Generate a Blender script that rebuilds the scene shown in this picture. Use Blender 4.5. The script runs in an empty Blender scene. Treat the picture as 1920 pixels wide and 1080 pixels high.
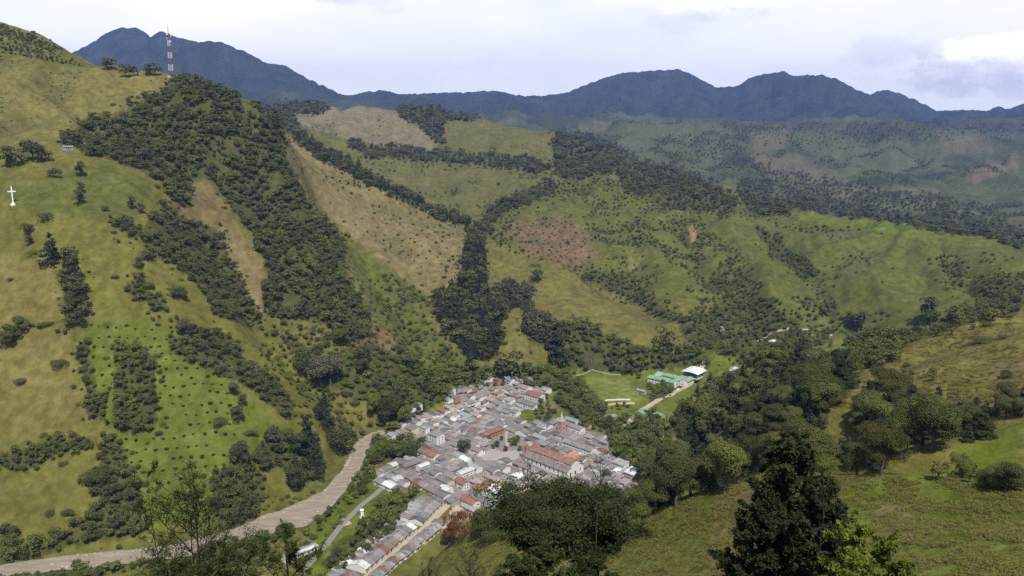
import bpy, bmesh, math, random, time
import numpy as np
from mathutils import Vector, Matrix
T0 = time.time()
S = bpy.context.scene
C = bpy.context.collection
R = math.radians
rng = random.Random(7)
nrg = np.random.default_rng(7)

# ------------------------------------------------------------------ camera model
FPX = 1507.0            # focal length in pixels of the 1920 wide photograph
PITCH = R(11.6)
cP, sP = math.cos(PITCH), math.sin(PITCH)

def ray(px, py):
    """azimuth (from +Y towards +X) and slope z/r of the sight line through a pixel"""
    u = (np.asarray(px, float) - 960.0) / FPX
    v = (540.0 - np.asarray(py, float)) / FPX
    dx = u
    dy = cP + v * sP
    dz = -sP + v * cP
    h = np.hypot(dx, dy)
    return np.arctan2(dx, dy), dz / h

def project(x, y, z):
    d = y * cP - z * sP
    up = y * sP + z * cP
    d = np.where(d < 0.5, 0.5, d)
    return 960 + FPX * x / d, 540 - FPX * up / d, d

def from_r(px, py, r):
    a, t = ray(px, py)
    return (math.sin(a) * r, math.cos(a) * r, t * r)

def from_z(px, py, z):
    a, t = ray(px, py)
    r = z / t
    return (float(math.sin(a) * r), float(math.cos(a) * r), z)

# ------------------------------------------------------------------ noise
def _hash(ix, iy, seed):
    n = (ix.astype(np.int64) * 374761393 + iy.astype(np.int64) * 668265263 + seed * 974634533) & 0x7fffffff
    n = (n ^ (n >> 13)) * 1274126177 & 0x7fffffff
    return (n ^ (n >> 16)) & 0x7fffffff

def perlin(x, y, seed=0):
    x = np.asarray(x, float); y = np.asarray(y, float)
    ix = np.floor(x); iy = np.floor(y)
    fx = x - ix; fy = y - iy
    u = fx * fx * fx * (fx * (fx * 6 - 15) + 10); v = fy * fy * fy * (fy * (fy * 6 - 15) + 10)
    def g(dx, dy):
        a = _hash(ix + dx, iy + dy, seed) * (2 * math.pi / 0x7fffffff)
        return np.cos(a) * (fx - dx) + np.sin(a) * (fy - dy)
    n0 = g(0, 0) * (1 - u) + g(1, 0) * u
    n1 = g(0, 1) * (1 - u) + g(1, 1) * u
    return (n0 * (1 - v) + n1 * v) * 1.5

def fbm(x, y, seed=0, octv=4, gain=.5):
    s = 0; a = 1.0
    for i in range(octv):
        s = s + a * perlin(x * 2 ** i, y * 2 ** i, seed + i * 17); a *= gain
    return s

def sstep(a, b, x):
    t = np.clip((x - a) / (b - a), 0, 1)
    return t * t * (3 - 2 * t)

# ------------------------------------------------------------------ terrain control points
VZ = [  # valley floor: px, py, z
 (0,1075,-352),(150,1052,-351),(300,1030,-351),(450,1000,-350),(560,965,-349),(620,920,-348),(645,880,-347),(680,830,-346),(700,812,-346),
 (560,1040,-351),(650,1000,-350),(650,950,-349),(720,900,-348),(700,1060,-351),(760,980,-349),(850,930,-348),(780,870,-347),(900,850,-346),(1000,800,-345),
 (800,770,-345),(880,745,-344),(1000,740,-343),(1150,850,-347),(1100,790,-345),(1150,730,-343),(1200,705,-342),(1300,700,-341),(1230,760,-343),(1000,900,-348),
 (1100,880,-348),(1090,705,-342),(1150,700,-342),(1380,672,-338),(1450,662,-334)]
RG = [  # slopes: px, py, horizontal distance
 # camera's own hill and spur at the right
 (900,1055,250),(1000,1045,240),(870,1000,330),(960,960,350),(1100,1000,270),(1300,1070,180),(1250,960,270),(1215,935,315),(1380,915,250),(1300,885,335),
 (1550,890,225),(1700,886,228),(1800,897,226),(1900,915,222),(1900,1070,128),(1600,1070,142),(1750,1000,172),(1650,950,198),(1500,1000,175),(1400,1070,160),
 (1650,862,305),(1850,868,300),(1900,800,355),(1600,770,420),(1450,790,440),(1800,700,460),(1700,740,430),(1900,690,470),(1900,640,540),(1850,612,610),(1900,592,640),(1750,622,640),
 (1650,645,650),(1560,668,680),(1500,682,690),(1430,694,700),(1370,740,680),(1310,790,650),(1260,840,620),(1230,890,560),(1600,700,560),(1500,730,560),
 # big grass slope right of the village
 (1550,640,1200),(1450,640,1150),(1350,655,1130),(1300,640,1150),(1700,600,1260),(1800,590,1240),(1900,560,1230),(1750,540,1400),(1900,520,1420),(1920,470,1700),(1860,455,1740),
 (1800,440,1800),(1700,420,1860),(1600,407,1900),(1500,392,1950),(1600,500,1560),(1500,560,1370),(1450,480,1620),(1350,540,1420),(1300,450,1720),(1400,400,1950),(1700,490,1600),
 (1290,335,2320),(1200,400,1920),(1200,500,1520),(1150,570,1360),(1250,590,1270),(1100,500,1480),(1380,360,2150),
 (950,480,1480),(1050,560,1300),(1200,645,1130),(1260,640,1140),(1000,650,1080),(930,680,1040),(1100,640,1110),
 (900,450,1530),(880,560,1250),(890,680,1030),(1030,440,1680),(960,430,1640),(1100,430,1700),(1050,350,2150),(950,385,1900),(1130,350,2150),
 # tan slope and the ridge with the tree row
 (800,450,1430),(700,400,1500),(800,530,1300),(600,320,1620),(540,252,1760),(590,280,1730),(640,310,1700),(700,340,1670),(755,368,1640),(820,400,1600),(870,424,1570),
 (700,320,2350),(850,345,2220),(1000,335,2280),(900,302,2420),(780,292,2480),(700,262,2800),(620,198,3020),(570,205,3020),(700,200,3050),(760,207,3060),(830,230,2920),(900,225,2960),(950,241,2920),
 (1040,253,2850),(1100,300,2650),(1150,283,2720),(1210,312,2560),
 # wooded spur under the mast
 (322,142,1500),(380,155,1480),(450,184,1450),(495,215,1430),(525,245,1415),(540,300,1370),(560,360,1300),(500,400,1260),(430,300,1330),(560,450,1180),(620,540,1090),(650,640,980),(690,715,930),(740,742,910),
 (340,350,1260),(400,450,1130),(440,520,1060),(480,580,1010),(520,650,950),(600,400,1400),(680,500,1260),(740,600,1110),(800,690,1010),(850,720,980),
 # left hillside
 (0,305,1210),(60,295,1205),(130,292,1210),(0,255,1300),(0,200,1380),(150,230,1390),(300,180,1460),(220,150,1500),(200,205,1420),(0,90,1570),(0,45,1720),(70,68,1720),(130,98,1650),(160,115,1590),(240,140,1520),
 (25,380,1115),(200,350,1140),(250,420,1060),(100,500,1010),(0,500,1045),(0,650,955),(0,800,870),(0,950,785),(150,700,890),(250,600,925),(350,520,990),(300,800,805),(300,950,733),(450,700,850),(450,850,765),
 (500,900,750),(600,760,870),(640,800,870),(300,330,1190),(130,880,790),(370,620,915),(570,690,925),(130,1000,730),
 # far country
 (1100,245,5000),(1300,235,5600),(1500,250,5700),(1700,255,6200),(1160,265,4700),(1350,300,4600),(1480,335,4300),(1300,345,3600),(1450,372,3300),(1600,385,3200),(1700,330,4600),(1560,300,5200),(1900,345,4300),
 (1900,300,5400),(1780,375,3600),(1920,430,2800),(1800,410,3000),(1900,270,6300),(1700,232,7600),(1900,240,7600),(1450,232,7500),(1200,222,7300),(900,215,7600),(700,192,8200),(500,160,8400),(1000,222,7000)]
HID = [  # behind crests: px (for azimuth), distance, height
 (1700,262,-128),(1850,262,-128),(1550,262,-128),(1450,330,-180),(1350,400,-205),
 (1183,400,-285),(1183,460,-300),(1100,380,-262),(1250,380,-232),(1200,430,-290),(1050,440,-275),(1320,440,-222),(1130,560,-335),(950,480,-300),(1900,850,-290),(1750,850,-310),(1600,880,-322),(1450,900,-332),(1900,1020,-305),(1700,1050,-326),(1300,800,-342),(1200,760,-345),(1100,640,-345),(1000,560,-345),(870,560,-348),
 (1900,2150,-430),(1750,2250,-430),(1600,2350,-400),(1480,2400,-360),(1300,2750,-300),(1200,2950,-260),(1100,3200,-200),(950,3300,-160),(800,3500,-120),(620,3500,-100),(450,3500,-80),
 (560,1950,-90),(650,1900,-140),(740,1850,-190),(830,1780,-220),(600,2300,-80),(400,1750,-20),(320,1800,-20),(500,1650,-70),(200,2000,60),(60,2100,120),(-200,1700,200),(-400,1400,60),
 (-200,1150,-60),(-200,900,-235),(-350,780,-320),(-300,600,-350),(2300,600,-100),(2300,1000,-190),(2400,1500,-220),(2300,2500,-400),(2600,400,-60),(2300,250,-75),
 (250,3500,-60),(0,3500,0),(600,5500,-150),(900,5200,-250),(300,6000,-100),(0,6000,0),(-300,5000,100),(2300,4500,-300),(2300,7000,-100),(1400,6500,-150),(1700,7000,-130),(1100,6200,-180)]
POL = [  # near ground on the camera's side: azimuth (deg), distance, height
 (-60,30,-22),(-30,30,-25),(0,30,-24),(30,30,-22),(60,30,-14),(-30,12,-11),(0,12,-11),(30,12,-10),(-30,60,-47),(0,60,-45),(28,60,-42),(60,80,-30),
 (-30,110,-88),(-10,110,-84),(10,110,-76),(25,100,-64),(-32,250,-205),(-20,250,-205),(-10,250,-190),(-2,180,-123),(-32,420,-325),(-22,440,-330),(-14,430,-310),(-8,400,-265),(-33,520,-348),(-12,520,-345),
 (-60,100,-70),(-60,300,-200),(-60,600,-330),(180,40,3),(90,60,0),(-90,60,-12),(180,400,60),(120,400,10),(-120,400,-40),(180,2000,300),(110,2500,0),(-110,2500,100),(180,6000,400),(120,7000,200),(-120,7000,200),(-80,9000,500),(80,9000,400),
 (0,0,-2.2),(180,10,-1.5),(90,10,-2.5),(-90,10,-3)]
CREST = [(-900,60),(-500,120),(-200,90),(0,135),(80,118),(135,98),(165,84),(200,61),(228,52),(255,50),(270,57),(283,71),(292,62),(303,58),(325,68),(370,78),(415,80),(437,88),(460,96),(500,118),(530,121),(545,128),
 (580,149),(610,163),(640,177),(660,178),(690,171),(720,169),(745,176),(790,176),(850,173),(885,173),(915,169),(950,173),(980,180),(1020,179),(1060,174),(1090,162),(1130,147),(1165,137),(1200,134),(1240,132),(1272,129),(1295,138),
 (1340,163),(1385,161),(1395,152),(1410,144),(1440,137),(1470,133),(1490,141),(1510,141),(1540,139),(1565,146),(1592,160),(1630,178),(1645,170),(1672,168),(1700,180),(1725,192),(1757,207),(1800,205),(1850,208),(1873,198),(1888,206),(1912,195),(2000,185),(2200,205),(2600,160)]
FOOT = [(0,300),(300,8600),(640,8600),(900,9000),(1200,9000),(1500,9000),(1750,9200),(1900,9200)]

pts = [from_z(*p) for p in VZ] + [from_r(*p) for p in RG]
for px, r, z in HID:
    a, _ = ray(px, 540); pts.append((math.sin(a) * r, math.cos(a) * r, z))
for az, r, z in POL:
    pts.append((math.sin(R(az)) * r, math.cos(R(az)) * r, z))
for px, py in CREST:
    r = 10500 + 900 * math.sin(px * .011)
    if px > 1630 : r = 11800
    x, y, z = from_r(px, py, r); pts.append((x, y, z))
    a = math.atan2(x, y); pts.append((math.sin(a) * (r + 2300), math.cos(a) * (r + 2300), z - 900))
# dark spurs that run forward from the blue range
for px, py, r in [(230,110,9700),(420,130,9800),(560,165,9700),(300,150,9000),(860,200,9300),(1130,190,9500),(1060,205,8900),(1250,185,9600),(1340,205,9000),(1450,180,9700),(1540,180,9600),(1600,205,9200),(1400,215,8800),(1680,205,10200),(1780,225,9600),(1860,228,9500)]:
    pts.append(from_r(px, py, r))
P = np.array(pts, float)
CX, CY, CZ = P[:, 0], P[:, 1], P[:, 2]
def phi(d2): return np.sqrt(d2 + 35.0 ** 2)
d2 = (CX[:, None] - CX[None]) ** 2 + (CY[:, None] - CY[None]) ** 2
def sab(v): return np.sqrt(v * v + .006)
def relief(x, y):
    r = np.hypot(x, y)
    left = 1 - .72 * sstep(60, -160, x) * sstep(1250, 1050, r)
    wx = x + 45 * perlin(x / 170, y / 170, 91); wy = y + 45 * perlin(x / 170, y / 170, 92)
    d = 1.1 * fbm(x / 26, y / 26, 3, 3) * sstep(20, 200, r)
    d = d + (4.2 * fbm(wx / 48, wy / 48, 15, 2) + 20 * (0.5 - sab(perlin(wx / 110, wy / 110, 5)))) * sstep(450, 800, r) * left
    d = d + 52 * (0.45 - sab(perlin(wx / 250, wy / 250, 6))) * sstep(650, 1200, r) * left
    d = d + 3.0 * fbm(x / 70, y / 70, 16, 2) * sstep(120, 250, r) * sstep(800, 500, r)
    far = sstep(2600, 4200, r) * (1 - .9 * sstep(9000, 10000, r))
    d = d + far * (175 * (0.42 - np.abs(perlin(x / 800 + .3 * perlin(x / 900, y / 900, 4), y / 800, 8))) + 60 * (0.4 - np.abs(perlin(x / 320, y / 320, 9))) + 16 * fbm(x / 120, y / 120, 10, 2))
    hi = sstep(7400, 8600, r) * (1 - .93 * sstep(8900, 10000, r) * sstep(13500, 12000, r))
    d = d + hi * (170 * (0.42 - np.abs(perlin(x / 1000, y / 1700, 18))) + 80 * (0.4 - np.abs(perlin(x / 420, y / 620, 19))) + 30 * fbm(x / 160, y / 200, 20, 2))
    return d
def mask(z, r):
    m = sstep(-338, -290, z) * sstep(10, 60, r)
    return np.where(r > 2400, 1.0, m)
CZ = CZ - relief(CX, CY) * mask(CZ, np.hypot(CX, CY))
n = len(P)
A = np.zeros((n + 3, n + 3)); A[:n, :n] = phi(d2) + np.eye(n) * -0.5
A[:n, n] = 1; A[:n, n + 1] = CX / 1000; A[:n, n + 2] = CY / 1000; A[n:, :n] = A[:n, n:].T
W = np.linalg.solve(A, np.concatenate([CZ, [0, 0, 0]]))

def base_height(x, y):
    x = np.atleast_1d(np.asarray(x, float)).ravel(); y = np.atleast_1d(np.asarray(y, float)).ravel()
    out = np.empty(len(x))
    for i in range(0, len(x), 40000):
        a = x[i:i + 40000, None]; b = y[i:i + 40000, None]
        out[i:i + 40000] = phi((a - CX) ** 2 + (b - CY) ** 2) @ W[:n] + W[n] + W[n + 1] * a[:, 0] / 1000 + W[n + 2] * b[:, 0] / 1000
    return out

# gullies and spurs that run down the slopes: photograph course, depth, half width
FOLDS = [([(1185,395),(1240,430),(1290,470),(1315,510),(1340,560)], 26, 34), ([(1405,425),(1460,465),(1505,510),(1540,560),(1565,625)], 30, 34), ([(1050,490),(1130,535),(1200,578),(1250,630),(1290,665)], 22, 30),
 ([(1610,425),(1680,470),(1720,530),(1760,590)], 16, 26), ([(1755,455),(1790,505),(1830,565)], 22, 28), ([(560,330),(620,430),(700,540),(780,640),(860,700)], 20, 26), ([(640,420),(700,500),(760,570),(830,640)], -14, 26),
 ([(335,365),(400,490),(470,595),(560,700),(610,760)], 24, 28), ([(270,445),(350,550),(430,640),(520,735)], 12, 22), ([(230,400),(330,500),(420,600),(500,690)], -10, 24), ([(1130,360),(1180,420),(1220,500),(1250,560)], -18, 30),
 ([(1340,410),(1390,470),(1430,540),(1450,610)], -20, 32), ([(1540,430),(1600,500),(1640,560),(1670,620)], -16, 30), ([(1040,395),(970,430),(915,470)], 20, 30), ([(1000,500),(1080,540),(1150,590),(1200,640)], -10, 26), ([(1500,440),(1560,520),(1600,600)], 10, 18), ([(1680,430),(1740,500),(1790,580)], -12, 22),
 ([(700,240),(760,262),(820,290)], 22, 50), ([(830,225),(830,260),(815,290)], 20, 45), ([(900,240),(930,280),(960,320)], -14, 50), ([(640,210),(690,245),(720,280)], -12, 50), ([(420,200),(450,300),(480,400),(520,480),(600,560)], 22, 30), ([(250,230),(300,300),(370,350)], 14, 30), ([(200,260),(160,310),(240,330)], 8, 25), ([(1760,640),(1700,690),(1640,730)], 8, 22)]
def _march(px, py):
    a, t = ray(px, py); rr = np.arange(280., 3600., 6.); z = base_height(np.sin(a) * rr, np.cos(a) * rr); k = np.nonzero(z / rr >= t)[0]
    r = rr[k[0]] if len(k) else 1500.; return np.array([math.sin(a) * r, math.cos(a) * r])
FOLDW = [([_march(*p) for p in pl], dp, w) for pl, dp, w in FOLDS]
def folds(x, y):
    out = np.zeros(x.shape)
    for pl, dp, w in FOLDW:
        P_ = np.array(pl); k = np.nonzero((x > P_[:, 0].min() - 3 * w) & (x < P_[:, 0].max() + 3 * w) & (y > P_[:, 1].min() - 3 * w) & (y < P_[:, 1].max() + 3 * w))[0]
        if not len(k): continue
        X = x[k] + 12 * perlin(x[k] / 55, y[k] / 55, 95); Y = y[k] + 12 * perlin(x[k] / 55, y[k] / 55, 96); best = np.full(len(k), 1e9); tt = np.zeros(len(k)); n_ = len(pl) - 1
        for i in range(n_):
            a = pl[i]; d = pl[i + 1] - a; t = ((X - a[0]) * d[0] + (Y - a[1]) * d[1]) / (d @ d); tc = np.clip(t, 0, 1); q = np.hypot(X - a[0] - tc * d[0], Y - a[1] - tc * d[1])
            tt = np.where(q < best, (i + tc) / n_, tt); best = np.minimum(best, q)
        out[k] -= dp * np.exp(-np.sqrt((best / w) ** 2 + .04) * 1.5) * sstep(0, .18, tt) * (1 - .5 * sstep(.8, 1, tt))
    return out
RTOP = [(-260,1082,-353),(-60,1068,-352.5),(0,1062,-352),(120,1041,-351.5),(250,1030,-351),(330,1022,-350.5),(440,990,-350),(500,965,-349.5),(560,946,-349),(605,921,-348.5),(640,886,-348),(656,855,-347.5),(672,826,-347),(698,811,-346.5),(722,806,-346)]
RBOT = [(-260,1118,-353),(-60,1098,-352.5),(0,1088,-352),(120,1066,-351.5),(250,1054,-351),(330,1045,-350.5),(440,1018,-350),(500,1000,-349.5),(570,984,-349),(620,951,-348.5),(650,912,-348),(674,880,-347.5),(685,852,-347),(704,826,-346.5),(728,815,-346)]
RT = np.array([from_z(*p) for p in RTOP]); RB_ = np.array([from_z(*p) for p in RBOT]); RC_ = (RT + RB_) / 2; RW = np.linalg.norm((RT - RB_)[:, :2], axis=1) / 2
def river_dist(x, y):
    best = np.full(x.shape, 1e9); zz = np.zeros(x.shape)
    for i in range(len(RC_) - 1):
        a = RC_[i]; b = RC_[i + 1]; d = b - a; t = np.clip(((x - a[0]) * d[0] + (y - a[1]) * d[1]) / (d[0] ** 2 + d[1] ** 2), 0, 1)
        q = np.hypot(x - a[0] - t * d[0], y - a[1] - t * d[1]) - (RW[i] + (RW[i + 1] - RW[i]) * t) * .8
        zz = np.where(q < best, a[2] + d[2] * t, zz); best = np.minimum(best, q)
    return best, zz

def H(x, y):
    x = np.atleast_1d(np.asarray(x, float)).ravel(); y = np.atleast_1d(np.asarray(y, float)).ravel()
    b_ = base_height(x, y); n_ = relief(x, y); r = np.hypot(x, y)
    n_ = n_ + folds(x, y); z = b_ + n_ * mask(b_ + n_, r)
    k = np.nonzero((r > 450) & (r < 1100) & (x < 0))[0]
    if len(k):
        d, rz = river_dist(x[k], y[k]); f = sstep(2, 16, d); z[k] = (rz - 1.0) * (1 - f) + z[k] * f
    k = np.nonzero(r > 7600)[0]
    if len(k) and CORR is not None:
        z[k] += np.interp(np.arctan2(x[k], y[k]), CORR[0], CORR[1]) * r[k] * sstep(7600, 9600, r[k])
    return z

# the far skyline is trimmed to its true height, azimuth by azimuth
CORR = None
_ca = np.array([float(ray(p[0], p[1])[0]) for p in CREST]); _ct = np.array([float(ray(p[0], p[1])[1]) for p in CREST])
_aa = np.linspace(_ca[0], _ca[-1], 500); _want = np.interp(_aa, _ca, _ct) + .0006 * perlin(_aa * 140, _aa * 0, 3); _rr = np.linspace(8600, 13500, 60); _tot = np.zeros(500)
for _ in range(3):
    _x = np.sin(_aa)[:, None] * _rr; _y = np.cos(_aa)[:, None] * _rr
    _tot = _tot + _want - (H(_x, _y).reshape(500, 60) / _rr).max(1)
    CORR = (_aa, _tot)

# ------------------------------------------------------------------ the sheet (polar grid round the viewpoint)
rings = [2.0]
while rings[-1] < 16000:
    r = rings[-1]
    g = 1.022 if r < 100 else 1.010 if r < 420 else 1.0050 if r < 2000 else 1.0075 if r < 5000 else 1.012
    rings.append(r * g)
RI = np.array(rings)
AZ = np.concatenate([np.linspace(-180, -44, 35)[:-1], np.linspace(-44, -36, 30)[:-1], np.linspace(-36, 36, 740), np.linspace(36, 44, 30)[1:], np.linspace(44, 180, 35)[1:]])
AZ = np.radians(AZ)
NA, NR = len(AZ), len(RI)
GX = np.sin(AZ)[:, None] * RI[None]; GY = np.cos(AZ)[:, None] * RI[None]
GZ = H(GX, GY).reshape(NA, NR)
GT = GZ / RI[None]
GMAX = np.maximum.accumulate(GT, axis=1)
print('terrain', NA, NR, NA * NR, time.time() - T0)

def cast(px, py, extra=0.0):
    """where the sight line through a pixel meets the land: x, y, z, distance (nan in the sky)"""
    a, t = ray(px, py)
    a = np.atleast_1d(a).ravel(); t = np.atleast_1d(t).ravel()
    ci = np.clip(np.round(np.interp(a, AZ, np.arange(NA))).astype(int), 0, NA - 1)
    out = np.full((len(a), 4), np.nan)
    for k in range(len(a)):
        row = GMAX[ci[k]]
        j = int(np.searchsorted(row, t[k]))
        if j <= 0 or j >= NR: continue
        t0, t1 = row[j - 1], GT[ci[k], j]
        f = (t[k] - t0) / (t1 - t0) if t1 > t0 else 1
        r = RI[j - 1] + (RI[j] - RI[j - 1]) * f
        out[k] = (math.sin(a[k]) * r, math.cos(a[k]) * r, 0, r)
    return out

VP, VQ, VD = project(GX, GY, GZ)
hidden = np.zeros((NA, NR), bool)
hidden[:, 1:] = GT[:, 1:] < GMAX[:, :-1] - 1e-9

def inside(poly, x, y):
    c = np.zeros(x.shape, bool); j = len(poly) - 1
    for i in range(len(poly)):
        xi, yi = poly[i]; xj, yj = poly[j]
        if yi != yj:
            c ^= ((yi > y) != (yj > y)) & (x < (xj - xi) * (y - yi) / (yj - yi) + xi)
        j = i
    return c
# ------------------------------------------------------------------ woods, in outline (pixels of the photograph, carried onto the land)
WOODS = {
 'spur': [(118,262),(150,240),(200,222),(235,205),(262,190),(300,180),(322,152),(345,145),(400,160),(450,182),(500,215),(528,240),(538,290),(558,335),(580,385),(610,420),(640,450),(645,520),(690,585),(700,620),(655,655),(640,630),(590,600),(540,600),(497,590),(500,520),(480,440),(450,415),(425,370),(395,338),(350,345),(362,392),(330,378),(290,335),(240,312),(170,290),(130,278)],
 'strip': [(215,420),(240,412),(265,430),(285,405),(310,402),(370,428),(405,430),(432,488),(452,530),(490,600),(485,622),(440,600),(400,590),(400,560),(370,540),(330,495),(275,488),(280,452),(235,440)],
 'patch': [(230,520),(262,520),(282,548),(300,550),(318,590),(290,585),(240,550)],
 'column': [(120,485),(143,482),(158,550),(162,612),(132,615),(120,545)],
 'mid_strip': [(308,630),(345,632),(400,630),(445,650),(450,680),(500,700),(522,730),(565,785),(540,788),(480,740),(430,710),(380,690),(330,665)],
 'island': [(212,650),(262,650),(292,680),(287,720),(293,800),(262,822),(213,800),(222,700)],
 'hedge': [(148,640),(165,640),(176,730),(197,742),(197,790),(165,782),(150,690)],
 'long_hedge': [(0,855),(60,848),(80,830),(120,824),(175,824),(170,842),(120,852),(80,872),(50,887),(0,880)],
 'gully_left': [(188,820),(226,826),(238,880),(262,930),(266,1000),(212,1008),(130,1025),(80,1040),(80,1020),(130,1000),(180,960),(210,940),(165,925),(165,900),(188,880)],
 'corner': [(0,1000),(24,1008),(34,1040),(80,1020),(78,1044),(20,1060),(0,1062)],
 'bank': [(402,890),(440,862),(472,868),(495,900),(490,940),(478,975),(432,990),(395,960)],
 'slope_conifers': [(478,850),(520,800),(555,830),(575,800),(600,840),(606,880),(560,915),(540,880),(500,870)],
 'river_head': [(700,720),(760,700),(830,690),(930,690),(1000,690),(1060,700),(1045,730),(1000,728),(930,727),(860,735),(815,760),(770,785),(740,808),(706,806),(690,760)],
 'mixed': [(650,655),(700,640),(760,690),(850,700),(700,725),(690,760),(650,745),(600,700)],
 'conifer_strip': [(882,442),(908,440),(902,500),(915,560),(932,600),(936,662),(902,680),(868,660),(818,600),(820,555),(862,540),(872,490)],
 'tall_group': [(985,580),(1012,600),(1040,618),(1062,640),(1060,672),(1010,650),(984,622)],
 'tall_group_two': [(928,600),(933,545),(962,540),(992,550),(1002,582),(962,575),(944,600)],
 'foot_band': [(1040,620),(1090,600),(1140,636),(1200,660),(1300,655),(1335,690),(1210,692),(1170,702),(1060,692),(1045,660)],
 'brush': [(1190,560),(1240,580),(1260,600),(1300,596),(1345,580),(1440,560),(1500,620),(1560,640),(1430,690),(1380,682),(1330,655),(1292,645),(1275,610),(1235,600)],
 'brush_upper': [(1090,515),(1140,510),(1190,530),(1240,575),(1200,570),(1140,545)],
 'tree_row': [(548,256),(556,252),(640,300),(700,333),(757,360),(800,385),(882,416),(880,430),(812,405),(750,375),(690,345),(630,312),(560,270)],
 'belt': [(650,268),(700,278),(780,284),(860,292),(960,296),(1035,312),(1015,326),(900,308),(760,300),(680,290)],
 'notch': [(742,204),(835,205),(903,222),(832,226),(826,272),(800,250),(762,226)],
 'notch_left': [(480,186),(560,185),(622,192),(600,214),(552,212),(557,250),(600,280),(570,272),(535,245),(515,215)],
 'dark_wood': [(1040,248),(1090,248),(1152,275),(1210,305),(1300,325),(1340,352),(1385,375),(1365,402),(1270,397),(1180,362),(1150,322),(1130,330),(1072,342),(1042,325)],
 'crest_wood': [(1392,340),(1450,342),(1442,375),(1482,400),(1420,402),(1388,372)],
 'valley_wood': [(1470,385),(1478,368),(1510,372),(1560,388),(1700,408),(1760,418),(1850,425),(1920,452),(1920,472),(1850,445),(1750,435),(1690,418),(1600,405),(1510,395)],
 'saddle': [(925,390),(960,368),(1030,345),(1052,350),(1000,378),(942,402),(915,440),(888,440),(905,410)],
 'gully_right': [(1418,430),(1462,448),(1502,488),(1540,512),(1502,522),(1450,480)],
 'fold_right': [(1768,478),(1800,498),(1802,542),(1780,520)],
 'edge_right': [(1830,530),(1920,515),(1920,578),(1860,600),(1790,615),(1740,625),(1760,600),(1830,570)],
 'conifer_hill': [(1268,790),(1330,730),(1430,700),(1530,680),(1600,715),(1570,740),(1530,765),(1450,775),(1420,795),(1400,835),(1300,850),(1262,810)],
 'riverside': [(1140,800),(1220,780),(1262,800),(1262,850),(1222,905),(1175,880),(1150,840)],
 'behind_village': [(1035,745),(1060,735),(1105,730),(1135,760),(1125,800),(1090,790),(1050,760)],
 'pitch_trees': [(1030,720),(1085,712),(1110,740),(1085,740),(1045,735)],
 'west_grove': [(682,850),(722,822),(795,828),(785,858),(722,872)],
 'west_slope': [(600,1055),(640,1010),(690,980),(740,930),(785,925),(745,990),(705,1045),(640,1075)],
 'school_trees': [(1225,735),(1265,722),(1300,720),(1240,748),(1215,760)],
}
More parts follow.
